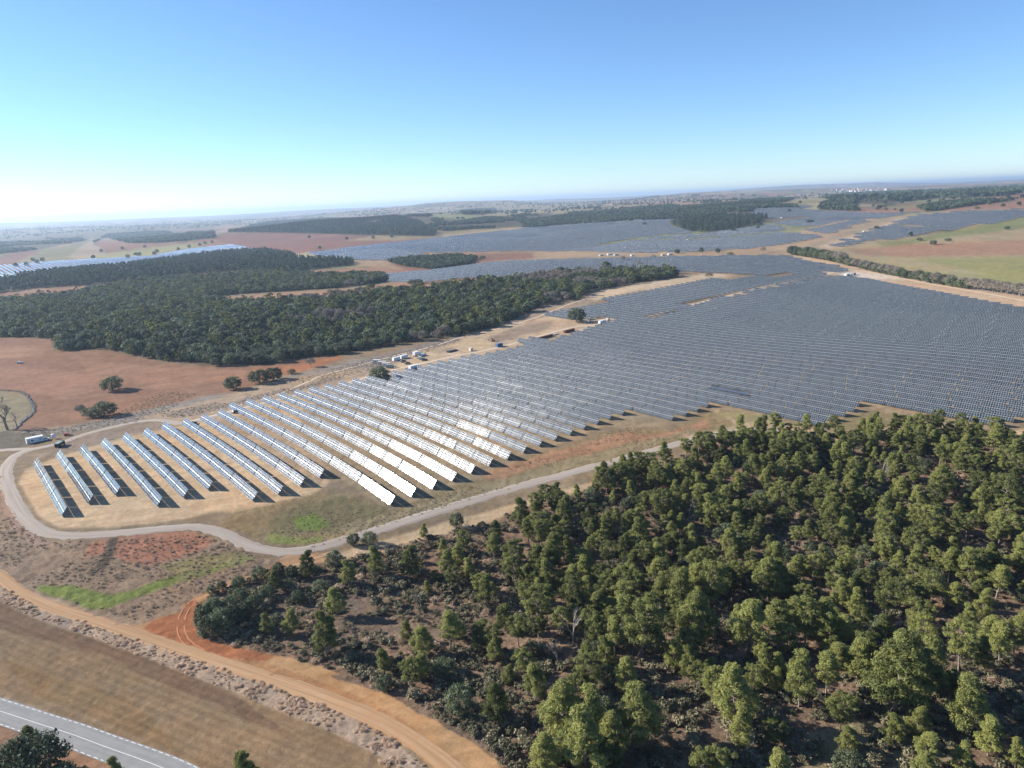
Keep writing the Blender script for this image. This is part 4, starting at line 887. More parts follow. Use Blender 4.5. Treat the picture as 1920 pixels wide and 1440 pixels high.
def joined(ms):
    a, b = ms; bm = bmesh.new(); bm.from_mesh(a); n0 = len(bm.faces)
    me = bpy.data.meshes.new('plant'); tmp = bmesh.new(); tmp.from_mesh(a); bm.free()
    # join through numpy: crown first, trunk second
    ca = np.empty(len(a.vertices) * 3, np.float32); a.vertices.foreach_get('co', ca); cb = np.empty(len(b.vertices) * 3, np.float32); b.vertices.foreach_get('co', cb)
    fa = [tuple(p.vertices) for p in a.polygons]; na = len(a.vertices); fb = [tuple(i + na for i in p.vertices) for p in b.polygons]
    tmp.free(); me.from_pydata([tuple(r) for r in np.concatenate([ca, cb]).reshape(-1, 3)], [], fa + fb)
    me.materials.append(a.materials[0]); me.materials.append(b.materials[0])
    me.polygons.foreach_set('material_index', np.array([0] * len(fa) + [1] * len(fb), np.int32))
    col = np.zeros(len(a.vertices) * 4, np.float32); a.color_attributes['col'].data.foreach_get('color', col)
    at = me.color_attributes.new('col', 'FLOAT_COLOR', 'POINT'); at.data.foreach_set('color', np.concatenate([col, np.ones(len(b.vertices) * 4, np.float32)]))
    me.update(); return me
PINEJ = [joined(m[0]) for m in PINES]
if rest_p:
    instanced('pine_wood', [t[0] for t in rest_p], [t[1] / 10.0 for t in rest_p], PINEJ, 'dense green pines crowding the upper and outer parts of the foreground wood', 'pine wood', 'pines in the foreground wood')

# -- shrubs under and around the pines
X, Y, Z, U, V = scatter_in(WOOD, 2.6, .5, FR, clip=((-140, 60), (420, 400)))
k = (FR.random(len(X)) < .48) & (fbm(X, Y, 12.0, 181, 2) > -.35); X, Y, Z, U, V = X[k], Y[k], Z[k], U[k], V[k]
o_ = np.argsort(np.hypot(X, Y)); X, Y, Z, U, V = X[o_], Y[o_], Z[o_], U[o_], V[o_]
vis = (U > 0) & (U < 1920) & (V < 1445); idx = np.where(vis)[0][:300]; rs = np.ones(len(X), bool); rs[idx] = False
HUE = ['dark green', 'dull green', 'grey green', 'pale grey green', 'straw coloured']
for i in idx:
    f = int(FR.integers(0, 5)); s = float(FR.uniform(.7, 1.9)); band, c = zone(U[i], V[i])
    single('shrub', SHRUBS[f], (X[i], Y[i], Z[i]), s, f'{"broad" if s > 1.4 else "low"} {HUE[f]} shrub between pines {band}, {c}', 'shrub', 'shrubs under the foreground pines')
instanced('shrub_undergrowth', np.stack([X, Y, Z], 1)[rs], .5 + 1.6 * FR.random(rs.sum()) ** 2, SHRUBS + DRYS[:3], 'low grey green undergrowth between the trunks of the foreground pine wood', 'undergrowth')
oak_fill.sort(key=lambda t: t[0].length); inv = [t for t in oak_fill if 0 < t[2] < 1920 and t[3] < 1440]
oak_spots += inv[:55]; oak_rest = [t for t in oak_fill if t not in inv[:55]]
OAKJ = [joined(m_) for m_ in OAKS]
instanced('oak_understorey', [t[0] for t in oak_rest], [t[1] / 7.2 for t in oak_rest], OAKJ, 'grey green young holm oaks scattered under and between the pines', 'oak wood', 'small holm oaks around the foreground wood')
for p, h, u, v in oak_spots:
    band, c = zone(u, v); i = random.randrange(5)
    tree('holm_oak', OAKS[i], p, h / 7.2, f'small grey green holm oak {"on the orange bank, wood tip" if u < 560 and v > 1040 else band + ", " + c}', 'holm oak', 'small holm oaks around the foreground wood', sxy=.9 if h < 6 else .72)
more_dead = [(1290, 985, 940), (1010, 1105, 1070), (1690, 1075, 1035), (1435, 1245, 1212), (1455, 1190, 1150), (1352, 918, 880), (1650, 905, 862), (900, 1180, 1150), (790, 1140, 1105), (1400, 1420, 1375)]
for i, (u, v, vt) in enumerate(more_dead):
    p = ground_at(u, v); dead_spots.append((p, height_from(p, vt), u, v))
for i, (p, h, u, v) in enumerate(dead_spots):
    band, c = zone(u, v)
    single('dead_tree', BARES[i % 3], p, h / 7.0, f'pale leafless dead tree {band}, {c}', 'dead tree', 'dead trees in the pine wood')
for u, v, vt, lab in [(1017, 940, 915, 'leafless grey tree on the sandy strip below gravel road'), (877, 1000, 962, 'thin leafless sapling beside the small oak below the road'), (590, 1040, 1018, 'bare grey bush at the bend of the gravel road'), (1090, 918, 895, 'slim bare sapling on the verge near the pines')]:
    p = ground_at(u, v); single('bare_tree', BARES[random.randrange(3)], p, height_from(p, vt) / 7.0, lab, 'bare tree')

# -- trees at the bottom edge beside the asphalt road
for u, v, vt, ms, lab, nm, cat, base in [(12, 1475, 1392, OAKS[0], 'dark holm oak at the bottom left corner, half out of frame', 'holm_oak', 'holm oak', 7.2), (72, 1480, 1372, OAKS[1], 'big dark holm oak below the asphalt road at bottom left', 'holm_oak', 'holm oak', 7.2), (135, 1505, 1432, OAKS[3], 'lower dark holm oak right of the big one below asphalt road', 'holm_oak', 'holm oak', 7.2), (228, 1490, 1418, PINES[7][0], 'young yellow green pine peeking over the asphalt road edge', 'pine_tree', 'pine tree', 10.0), (472, 1510, 1407, PINES[4][0], 'round green pine top cut by the bottom edge below the brown field', 'pine_tree', 'pine tree', 10.0), (68, 1440, 1358, PINES[2][0], 'dark pine tip rising behind the big oak at bottom left', 'pine_tree', 'pine tree', 10.0)]:
    p = ground_at(u, v); tree(nm, ms, p, height_from(p, vt) / base, lab, cat, None, sxy=.8)

# -- single oaks in the ploughed field and by the arrays
for u, v, vt, sxy, i, lab in [(211, 732, 702, 1.05, 0, 'lone round dark holm oak in the middle of the red ploughed field'), (197, 780, 750, 1.15, 1, 'dark holm oak at the near edge of red field, beside a grey bush'), (172, 782, 762, 1.1, 2, 'smaller holm oak touching the left side of the near field oak'),
                              (438, 730, 703, 1.05, 3, 'dark holm oak on the field edge left of the twin oaks'), (487, 718, 690, 1.1, 4, 'left half of the twin holm oaks on the field edge'), (514, 712, 686, 1.1, 0, 'right half of the twin holm oaks on the field edge'), (547, 701, 691, 1.1, 2, 'small round bush-like oak right of the twin oaks'),
                              (712, 711, 684, 1.15, 1, 'dark round holm oak between site cabins and panel rows'), (1081, 604, 573, .95, 3, 'tall lone dark oak beside the panel block and sandy track'), (924, 613, 592, .95, 4, 'oak standing in front of the wood beside the sandy clearing'),
                              (1137, 500, 488, 1.1, 0, 'lone dark oak among distant panels behind the oak wood'), (773, 534, 523, 1.3, 1, 'dark oak pair standing on orange strip, left one'), (785, 532, 522, 1.2, 2, 'dark oak pair standing on orange strip, right one'), (697, 540, 531, 1.4, 3, 'low dark oak on the orange strip behind the wood'),
                              (905, 486, 478, 1.2, 4, 'small dark oak right of the wooded island'), (1750, 459, 449, 1.1, 0, 'lone oak in the striped green and brown field at right'), (1724, 451, 445, 1.6, 1, 'low oak clump at upper edge of right green field'), (1777, 452, 446, 1.6, 2, 'dark bush at the upper edge of right green field, further right'),
                              (1643, 430, 422, 1.1, 3, 'lone oak between far panel rows beside sandy track'), (1519, 418, 411, 1.6, 4, 'small dark clump in the middle of the far panels'), (1888, 430, 423, 1.2, 0, 'lone round oak above right green field near the frame edge'), (1832, 392, 386, 1.3, 1, 'lone dark tree on the far brown field, right'), (1661, 394, 389, 1.2, 2, 'lone dark tree on the far brown field, left'), (1678, 394, 390, 1.2, 3, 'second lone dark tree on the far brown field'), (1208, 422, 416, 1.3, 0, 'lone oak above the big far panel field'), (1369, 478, 472, 1.5, 2, 'dark bush near far cabins behind panel rows'), (1226, 483, 478, 1.5, 4, 'small dark bush by the far site cabins, left of the others'), (1248, 484, 480, 1.4, 3, 'small dark bush by the far site cabins, right of the others'), (848, 519, 514, 1.4, 1, 'small dark bush in the panel band right of the oak pair')]:
    p = ground_at(u, v); tree('holm_oak', OAKS[i], p, height_from(p, vt) / 7.3, lab, 'holm oak', None, sxy=sxy * 1.15)
for u, v, vt, lab in [(152, 778, 760, 'grey leafless bush left of the near field oak'), (583, 688, 672, 'pale grey leafless bush on the edge of the field tongue'), (1329, 524, 510, 'brown leafless tree alone in the sandy clearing between panels'), (1431, 474, 464, 'pale brown leafless bush behind the far panel block'), (1197, 498, 490, 'brown leafless bush right of lone oak among panels'), (1167, 490, 480, 'pale leafless bush behind lone oak among panels')]:
    p = ground_at(u, v); tree('bare_tree', TWIGS[random.randrange(3)], p, height_from(p, vt) / 5.0, lab, 'bare tree', None, sxy=1.2)
p = ground_at(15, 806); single('bare_tree', make_bare(333, 7, .42, 'bark', 5, 3, .28, .03), p, height_from(p, 750) / 6.2, 'large leafless tree by the roadside cabin at the left edge', 'bare tree')
p = ground_at(33, 805); single('bare_tree', make_bare(334, 7, .45, 'bark', 4, 3, .16, .02), p, height_from(p, 768) / 6.5, 'smaller leafless tree right of the large bare one at left edge', 'bare tree')

# -- holm oak wood: nearest trees single, the mass behind as stuff
MIDOAK = [joined(make_oak(700 + i, 7.0, 3.6 + .4 * (i % 3), 26, 40, 'farleaf' if i % 2 else 'oak', .5, .62, tone0=.30 + .12 * (i % 3))) for i in range(6)]
MIDOAK += [joined(make_pine(760 + i, 8.5, 2.9, .12, 20, 44, 'round', .45, 0, .42, .8)) for i in range(2)]
MIDTWIG = [joined(TWIGS[0])]
X, Y, Z, U, V = scatter_in(OAKWOOD, 6.9, .5, FR)
clear = pip(U, V, [(380, 560), (500, 552), (640, 545), (700, 538), (765, 528), (900, 520), (905, 526), (800, 540), (640, 552), (520, 562), (420, 566)]) | pip(U, V, [(200, 583), (232, 583), (234, 593), (203, 593)])
k = ~clear & (FR.random(len(X)) < .95); X, Y, Z, U, V = X[k], Y[k], Z[k], U[k], V[k]
o_ = np.argsort(np.hypot(X, Y)); X, Y, Z, U, V = X[o_], Y[o_], Z[o_], U[o_], V[o_]
vis = np.where((U > -5) & (U < 1925))[0][:max(0, 198 - sum(1 for o in COL.objects if o.name.startswith('holm_oak')))]; rs = np.ones(len(X), bool); rs[vis] = False
for n_, i in enumerate(vis):
    c = 'by the left field corner' if U[i] < 200 else 'above the red field' if U[i] < 450 else 'above the field tongue' if U[i] < 650 else 'behind the site cabins' if U[i] < 800 else 'by the sandy clearing'
    sz = float(FR.uniform(.8, 1.25)); tree('holm_oak', OAKS[i % 5], (X[i], Y[i], Z[i]), sz, f'{"large" if sz > 1.05 else "small"} dark holm oak in the near edge of the big wood, {c}', 'holm oak', 'oaks on the near edge of the oak wood')
sc_ = .62 + .95 * FR.random(rs.sum()) ** 1.6; grey = (fbm(X, Y, 60.0, 191, 2) > .36) & (U > 560)
R3 = np.stack([X, Y, Z], 1)
instanced('holm_oak_wood', R3[rs & ~grey], sc_[:(rs & ~grey).sum()], MIDOAK, 'large dark holm oak wood stretching behind the red field', 'oak wood')
if (rs & grey).sum(): instanced('leafless_thicket', R3[rs & grey], 1.3 * sc_[:(rs & grey).sum()], MIDTWIG, 'grey leafless thickets mixed through the right end of the oak wood', 'thicket')
print('oakwood', rs.sum())
# -- other woods
LOWT = [joined(make_oak(800 + i, 8.0, 3.6, 12, 14, 'farleaf', 1.3, 1.5, tone0=.25 + .15 * (i % 3))) for i in range(4)]
LOWP = [joined(make_pine(820 + i, 11.0, 2.6, .15, 10, 12, 'cone', .3, 0, 1.2, 1.5)) for i in range(3)]
for me_ in LOWP: me_.materials[0] = M['farleaf']
def wood(name, poly, spacing, protos, label, s0=.8, s1=1.25, thin=-.45):
    X, Y, Z, U, V = scatter_in(poly, spacing, .48, FR)
    k = fbm(X, Y, spacing * 14, 301, 3) > thin; X, Y, Z = X[k], Y[k], Z[k]; print(name, len(X))
    if len(X): instanced(name, np.stack([X, Y, Z], 1), FR.uniform(s0, s1, len(X)), protos, label, 'wood')
wood('pine_wood', PINE_L, 7.5, LOWP + LOWT[:1], 'blue green pine wood beyond the oak wood at left')
wood('pine_wood.001', PINE_HILL, 10.0, LOWP, 'dark pine plantation on the low hill above the brown field', .9, 1.4, -.5)
wood('oak_wood', W_ISL, 7.5, LOWT, 'leaf shaped dark wood standing between the far panel fields')
wood('oak_wood.001', W_I, 7.0, LOWT, 'small dark wood left of the middle panel band')
wood('oak_wood.002', W_A, 13.0, LOWT, 'dark wood above the small patchwork fields at left', 1.1, 1.7, -.1)
wood('oak_wood.003', W_A2, 13.0, LOWT, 'scattered wood on the slope at the left edge', 1.0, 1.6, 0)
wood('pine_wood.002', W_D, 10.0, LOWP, 'dark pine wood in the middle of the far panels at right', 1.1, 1.6)
wood('oak_wood.004', W_B, 13.0, LOWT, 'broken woods on the hills above the far panel field', 1.0, 1.6, -.05)
wood('oak_wood.005', W_C, 13.0, LOWT, 'long dark wood along the far side of the panel field', 1.0, 1.6, -.15)
wood('oak_wood.006', W_G, 13.0, LOWT, 'dark wood above the far pine wood at right', 1.1, 1.6, -.1)
wood('oak_wood.007', W_F, 14.0, LOWT, 'small wood between the far brown fields', 1.5, 2.2)
wood('oak_wood.008', W_H, 13.0, LOWT, 'narrow wood strip on the far right plain', 1.1, 1.6, -.1)
wood('oak_wood.009', W_E, 30.0, LOWT, 'wide dark wood below the far village', 1.8, 3.0, -.15)
wood('oak_wood.010', W_J, 22.0, LOWT, 'small dark wood on the far tan plain', 1.8, 2.6)
# scattered far trees and hedges
FARP = [(-100, 440), (0, 418), (400, 406), (640, 393), (960, 378), (1300, 366), (1600, 362), (1980, 352), (1980, 392), (1640, 398), (1540, 372), (1300, 384), (1100, 398), (960, 404), (820, 416), (760, 402), (600, 410), (430, 424), (200, 436), (0, 450), (-100, 470)]
Xf = FR.uniform(-7000, 7500, 90000); Yf = FR.uniform(1500, 10500, 90000); Zf = zt(Xf, Yf); uf, vf = project(Xf, Yf, Zf)
_, ed = field_cells(Xf, Yf); kf = pip(uf, vf, FARP) & ((ed < 16) | ((FR.random(len(Xf)) < .25) & (fbm(Xf, Yf, 600.0, 411, 3) > .34)))
print('far trees', kf.sum())
instanced('far_hedgerows', np.stack([Xf, Yf, Zf], 1)[kf], FR.uniform(.9, 1.9, kf.sum()), LOWT, 'thin dark hedgerows and scattered trees between the far fields', 'hedgerow')
Q = [(30, 500), (70, 494), (62, 490), (80, 490), (175, 485), (240, 484), (255, 480), (262, 480), (290, 478), (295, 474), (335, 470), (355, 465), (375, 461), (385, 458), (398, 456), (395, 498), (190, 473), (230, 468), (272, 465), (50, 499), (1385, 383), (1450, 378), (1300, 390), (1500, 382), (1480, 398), (1740, 380), (1768, 378), (1690, 398), (1600, 385), (880, 396), (905, 404), (1120, 390), (1000, 388), (1060, 392), (1150, 384), (1210, 380), (1185, 392), (1420, 430), (1425, 424), (1375, 434), (1706, 443), (1270, 476), (1315, 473), (1345, 474), (1910, 385), (1880, 388), (1855, 384), (580, 447), (650, 450), (700, 448), (735, 446), (600, 468), (780, 428), (850, 420), (1093, 388), (1330, 379), (1030, 399), (940, 410), (990, 404)]
X, Y, Z, U, V = [np.array(a) for a in zip(*[(g.x, g.y, g.z, q[0], q[1]) for q in Q for g in [ground_at(*q)]])]
for i, q in enumerate(Q):
    d_ = hypot(X[i], Y[i])
    lab = ('small dark tree on the far fields at left' if q[0] < 420 else 'small dark tree by the brown far field left of centre' if q[0] < 760 else 'small dark tree on the far hills at centre' if q[0] < 1250 else 'small dark tree on the far plain at right')
    single('distant_tree', LOWT[i % 4], (X[i], Y[i], Z[i]), .9 + min(d_, 7000) / 7000 * 1.6, lab, 'tree', 'scattered trees on the far plain')

# -- hedge line of trees at right
HL = [(1483, 477), (1510, 481), (1540, 486), (1570, 492), (1600, 500), (1630, 507), (1660, 514), (1690, 520), (1720, 525), (1750, 531), (1780, 536), (1810, 541), (1840, 545), (1870, 549), (1900, 554), (1930, 559), (1990, 570)]
L = smooth_line(G2(HL), 4.6); n_oak_hedge = 0
for i, q in enumerate(L):
    for side in ((-2.5, 2.5) if i % 2 else (0,)):
        x, y = q.x + random.uniform(-1.5, 1.5), q.y + side + random.uniform(-2, 2); z = float(zt(x, y)); u, v = project(x, y, z)
        if u > 1990: continue
        big = 1.45 if u < 1580 else 1.08
        pos = 'at its far end' if u < 1560 else 'in its upper half' if u < 1700 else 'in its lower half' if u < 1830 else 'near the right edge'
        if u < 1530 or (random.random() > .34 and n_oak_hedge < 100): n_oak_hedge += 1; is_oak = True
        else: is_oak = False
        if not is_oak: tree('bare_tree', TWIGS[i % 3], (x, y, z), random.uniform(1.2, 2.0) * big * 1.2, f'grey leafless tree in the hedge line between panels and green field, {pos}', 'bare tree', 'leafless trees in the hedge line', sxy=1.15)
        else: tree('holm_oak', OAKS[i % 5], (x, y, z), random.uniform(.85, 1.5) * big * 1.15, f'dark evergreen oak in the hedge line between panels and green field, {pos}', 'holm oak', 'oaks in the hedge line')

# -- dry brush on the verge and tufts on the slopes
VERGE = [(0, 1096), (60, 1132), (160, 1168), (280, 1207), (400, 1248), (560, 1306), (660, 1345), (740, 1388), (800, 1436), (850, 1500), (770, 1500), (700, 1410), (600, 1362), (450, 1302), (280, 1236), (150, 1186), (60, 1156), (0, 1126)]
X, Y, Z, U, V = scatter_in(VERGE, 1.2, .5, FR)
k = fbm(X, Y, 5.0, 421, 2) > -.35
instanced('dry_brush', np.stack([X, Y, Z], 1)[k], FR.uniform(.35, .95, k.sum()) * (.8 + .5 * fbm(X[k], Y[k], 6.0, 423, 2)), DRYS, 'straw coloured dry brush along the edge of the brown field', 'dry brush')
SLOPE = [(-20, 890), (10, 930), (40, 985), (90, 1016), (200, 1014), (370, 1000), (440, 1026), (500, 1050), (480, 1072), (420, 1095), (350, 1120), (270, 1165), (180, 1146), (60, 1105), (0, 1055), (-20, 1030)]
X, Y, Z, U, V = scatter_in(SLOPE, 2.1, .5, FR); k = (fbm(X, Y, 20.0, 201, 2) > -.2) & ~pip(U, V, [(66, 1108), (75, 1098), (160, 1104), (250, 1104), (340, 1078), (352, 1082), (300, 1104), (230, 1128), (165, 1138)])
SMALL = [make_shrub(640 + i, 'scrub', .7, .34, 5, 12, .08, .30, tone0=.35 + .1 * i) for i in range(4)]
instanced('slope_scrub', np.stack([X, Y, Z], 1)[k], FR.uniform(.5, 1.3, k.sum()), SMALL, 'low grey brown scrub dotted over the slope below the gravel road', 'scrub')
EDGE = [(375, 1185), (400, 1130), (560, 1070), (640, 1055), (700, 1040), (900, 1000), (860, 1080), (700, 1140), (620, 1250), (800, 1325), (930, 1405), (990, 1500), (1080, 1500), (1000, 1340), (860, 1270), (700, 1262), (540, 1228)]
X, Y, Z, U, V = scatter_in(WOOD, 1.75, .5, FR, clip=((-140, 60), (330, 330))); k = fbm(X, Y, 9.0, 211, 2) > -.22
instanced('wood_floor_scrub', np.stack([X, Y, Z], 1)[k], FR.uniform(.6, 1.4, k.sum()), SMALL + SHRUBS[2:4], 'brown and grey low scrub covering the pine wood floor', 'scrub')
VG2 = [(300, 735), (440, 742), (560, 708), (700, 672), (860, 635), (860, 642), (700, 692), (520, 745), (360, 780), (180, 802), (60, 828), (30, 815), (180, 792)]
X, Y, Z, U, V = scatter_in(VG2, 2.6, .5, FR); k = fbm(X, Y, 25.0, 221, 2) > -.15
instanced('grey_scrub', np.stack([X, Y, Z], 1)[k], FR.uniform(.6, 1.3, k.sum()), SMALL, 'grey dry scrub on the strip between red field and panel rows', 'scrub')
VG3 = [(560, 1036), (640, 1012), (900, 932), (1150, 862), (1320, 812), (1330, 790), (1180, 800), (1050, 842), (880, 905), (735, 958), (560, 960), (500, 1000)]
X, Y, Z, U, V = scatter_in(VG3, 2.0, .5, FR); k = fbm(X, Y, 14.0, 231, 2) > .05
instanced('verge_grass', np.stack([X, Y, Z], 1)[k], FR.uniform(.35, .8, k.sum()), SMALL, 'olive dry grass tufts between the panel row ends and gravel road', 'grass')

# ------------------------------------------------------------------ vehicles, cabins and site things
def heading(u0, v0, u1, v1):
    a, b = ground_at(u0, v0), ground_at(u1, v1); return atan2(b.y - a.y, b.x - a.x)
def wheel_mesh(r, w_):
    m = MB(); m.tube((0, -w_ / 2, 0), (0, w_ / 2, 0), r, r, 16); return m.mesh('wheel', M['tyre'])
WH = wheel_mesh(.36, .24); WHT = wheel_mesh(.5, .3)
HUB = MB().tube((0, -.14, 0), (0, .14, 0), .18, .18, 10).mesh('rim', M['steel'])
def car(name, p, rz, paint, label, kind='suv', group=None):
    e = empty(name, p, rz); tag(e, label, {'pickup': 'pickup', 'van': 'van'}.get(kind, 'car'), group)
    m = MB()
    if kind == 'pickup': prof = [(-2.55, .45), (2.5, .45), (2.55, .85), (2.3, 1.05), (1.2, 1.12), (.55, 1.72), (-.75, 1.74), (-.95, 1.12), (-2.55, 1.08)]
    elif kind == 'van': prof = [(-2.5, .4), (2.45, .4), (2.5, .9), (2.2, 1.2), (1.4, 1.95), (-2.45, 2.05)]
    else: prof = [(-2.2, .42), (2.15, .42), (2.2, .8), (1.9, .98), (1.0, 1.06), (.35, 1.55), (-1.7, 1.58), (-2.2, 1.05)]
    m.prism(prof, -.88, .88); b = m.bm
    bmesh.ops.bevel(b, geom=[x for x in b.edges], offset=.07, segments=2, affect='EDGES'); m.build('body', paint, e)
    g = MB()
    if kind == 'van': g.prism([(1.5, 1.3), (2.15, 1.25), (1.45, 1.85), (.8, 1.85), (.8, 1.3)], -.895, .895)
    elif kind == 'pickup': g.prism([(-.85, 1.14), (1.1, 1.15), (.55, 1.62), (-.7, 1.64)], -.895, .895)
    else: g.prism([(-1.95, 1.08), (.95, 1.09), (.33, 1.47), (-1.65, 1.49)], -.895, .895)
    g.build('window', M['glass'], e)
    ax = 1.5 if kind != 'suv' else 1.32
    for sx in (-ax, ax):
        for sy in (-.82, .82):
            w_ = link('wheel', WH, e); w_.location = (sx, sy, .36); link('rim', HUB, w_)
    xf = 2.5 if kind != 'suv' else 2.16
    hl = MB().box(-.04, .04, -.16, .16, -.08, .08, bev=.02).mesh('headlight', M['white'])
    for sy in (-.62, .62):
        h = link('headlight', hl, e); h.location = (xf, sy, .78)
    if kind == 'pickup': MB().box(-2.42, -1.05, -.74, .74, 1.075, 1.10).build('load_bed', M['dark'], e)
    return e
def cabin(p, rz, L_, W_, H_, paint, label, group=None, name='site_cabin', doors=1, cat='site cabin'):
    e = empty(name, p, rz); tag(e, label, cat, group)
    MB().box(-L_ / 2, L_ / 2, -W_ / 2, W_ / 2, .15, H_, bev=.04).build('wall', paint, e)
    MB().box(-L_ / 2 - .08, L_ / 2 + .08, -W_ / 2 - .08, W_ / 2 + .08, H_ - .003, H_ + .12, bev=.03).build('roof', paint, e)
    m = MB()
    for q in (-L_ / 2 + .5, L_ / 2 - .5): m.box(q - .15, q + .15, -W_ / 2, W_ / 2, -.3, .147)
    m.build('skid', M['steel'], e)
    for k in range(doors):
        x = -L_ / 2 + 1.0 + k * (L_ - 2.0) / max(doors - 1, 1) if doors > 1 else -L_ / 4
        d = MB().box(x - .42, x + .42, -W_ / 2 - .04, -W_ / 2 - .002, .2, 2.15).build('door', M['steel'], e)
        MB().box(x + .3, x + .36, -W_ / 2 - .09, -W_ / 2 - .045, 1.1, 1.18).build('handle', M['dark'], d)
    n = max(1, int(L_ / 3))
    for k in range(n):
        x = -L_ / 2 + (k + .5) * L_ / n + .6
        if x > L_ / 2 - .5: continue
        wd = MB().box(x - .45, x + .45, -W_ / 2 - .03, -W_ / 2 - .002, 1.1, 1.9).build('window', M['glass'], e)
        MB().box(x - .5, x + .5, -W_ / 2 - .08, -W_ / 2 - .035, 1.02, 1.09).build('sill', M['white'], wd)
    return e
def container(p, rz, L_, paint, label, group=None, cat='container'):
    e = empty('shipping_container', p, rz); tag(e, label, cat, group); W_, H_ = 2.44, 2.6
    m = MB(); n = int(L_ / .3)
    for s in (-1, 1):
        for k in range(n):
            x = -L_ / 2 + .12 + k * (L_ - .24) / n; m.box(x, x + .15, s * W_ / 2 - .03 - .015 * s, s * W_ / 2 + .03 - .015 * s, .15, H_ - .12)
    m.box(-L_ / 2 + .06, L_ / 2 - .06, -W_ / 2 + .05, W_ / 2 - .05, .12, H_ - .05); m.build('wall', paint, e)
    m = MB()
    for x in (-L_ / 2, L_ / 2 - .12):
        for y in (-W_ / 2 - .01, W_ / 2 - .11): m.box(x, x + .12, y, y + .12, 0, H_)
    m.build('corner_post', paint, e); MB().box(-L_ / 2 - .01, L_ / 2 + .01, -W_ / 2 - .02, W_ / 2 + .02, H_ + .002, H_ + .06).build('roof', paint, e)
    for s in (-1, 1):
        d = MB().box(L_ / 2 - .05, L_ / 2 + .03, min(s * .03, s * 1.1), max(s * .03, s * 1.1), .18, H_ - .15).build('door', paint, e)
        MB().tube((L_ / 2 + .06, s * .45, .3), (L_ / 2 + .06, s * .45, H_ - .3), .025, .025, 6).build('lock_bar', M['steel'], d)
    return e
def truck(p, rz, label, trailer=M['white'], cab=M['white'], L_=8.0, cat='truck', group=None):
    e = empty('lorry', p, rz); tag(e, label, cat, group)
    m = MB(); m.prism([(L_ / 2 + .3, .6), (L_ / 2 + 2.3, .6), (L_ / 2 + 2.3, 1.7), (L_ / 2 + 2.0, 2.9), (L_ / 2 + .3, 2.95)], -1.2, 1.2); bmesh.ops.bevel(m.bm, geom=list(m.bm.edges), offset=.08, segments=2, affect='EDGES'); c = m.build('cab', cab, e)
    MB().prism([(L_ / 2 + 2.335, 1.72), (L_ / 2 + 2.06, 2.7), (L_ / 2 + 2.0, 2.7), (L_ / 2 + 2.25, 1.72)], -1.05, 1.05).build('windscreen', M['glass'], c)
    MB().box(-L_ / 2, L_ / 2, -1.25, 1.25, 1.1, 3.6, bev=.05).build('box_body', trailer, e)
    MB().box(-L_ / 2, L_ / 2 + 2.0, -.45, .45, .75, 1.08).build('chassis', M['dark'], e)
    for x in (-L_ / 2 + 1.0, -L_ / 2 + 2.3, L_ / 2 + 1.4):
        for y in (-1.05, 1.05):
            w_ = link('wheel', WHT, e); w_.location = (x, y, .5); link('rim', HUB, w_)
    return e
tr = heading(700, 703, 860, 666)
# left-hand corner by the bare trees
cabin(ground_at(66, 829), heading(40, 834, 95, 822), 7.5, 3.0, 2.8, M['white'], 'grey white site cabin with dark doorway beside the bare trees at left', doors=2)
car('parked_car', ground_at(86, 826), heading(60, 832, 100, 820), M['white'], 'white car parked right of the roadside cabin at left', 'suv')
def water_tank(p, label):
    e = empty('water_tank', p, 0); tag(e, label, 'water tank')
    m = MB(); m.tube((0, 0, 1.1), (0, 0, 2.6), 1.0, 1.0, 16); m.tube((0, 0, 2.6), (0, 0, 2.9), 1.0, .35, 16); m.build('tank', M['white'], e)
    for k in range(4):
        a = k * pi / 2 + .78; MB().tube((cos(a) * .8, sin(a) * .8, -.2), (cos(a) * .7, sin(a) * .7, 1.1), .06, .06, 6).build('leg', M['dark'], e)
water_tank(ground_at(101, 823), 'white topped tank on dark legs beside the left track junction')
def red_machine(p, rz):
    e = empty('red_roller', p, rz); tag(e, 'small red road roller parked on the track edge at left', 'road roller')
    MB().prism([(-1.4, .5), (.5, .5), (.9, .9), (.9, 1.3), (-.2, 1.45), (-1.4, 1.3)], -.6, .6).build('body', M['red'], e)
    MB().tube((1.3, -.65, .5), (1.3, .65, .5), .5, .5, 18).build('drum', M['steel'], e)
    m = MB(); m.box(.6, 1.9, .66, .74, .42, .62); m.box(.6, 1.9, -.74, -.66, .42, .62); m.build('yoke', M['red'], e)
    for y in (-.55, .55):
        w_ = link('wheel', WHT, e); w_.location = (-1.0, y, .5)
    s = MB().box(-.9, -.4, -.25, .25, 1.38, 1.5).build('seat', M['dark'], e)
red_machine(ground_at(127, 817), 0.3)
def canopy_truck(p, rz):
    e = empty('tipper_truck', p, rz); tag(e, 'dark truck with pale green grey load cover near the track junction at left', 'truck')
    MB().prism([(1.5, .55), (3.1, .55), (3.1, 1.4), (2.8, 2.3), (1.5, 2.35)], -1.0, 1.0).build('cab', M['dark'], e)
    MB().box(-2.9, 1.4, -1.1, 1.1, .95, 2.2, bev=.04).build('load_body', M['dark'], e)
    MB().prism([(-2.95, 2.203), (1.45, 2.203), (1.2, 2.5), (-2.7, 2.5)], -1.15, 1.15).build('load_cover', M['green'], e)
    MB().box(-2.9, 2.6, -.4, .4, .6, .93).build('chassis', M['dark'], e)
    for x in (-2.1, -1.0, 2.3):
        for y in (-.95, .95):
            w_ = link('wheel', WHT, e); w_.location = (x, y, .5); link('rim', HUB, w_)
canopy_truck(ground_at(113, 837), heading(104, 840, 122, 830))
car('parked_car', ground_at(361, 796), heading(345, 800, 380, 790), M['dark'], 'dark pickup parked behind the row starts on the service track', 'pickup')
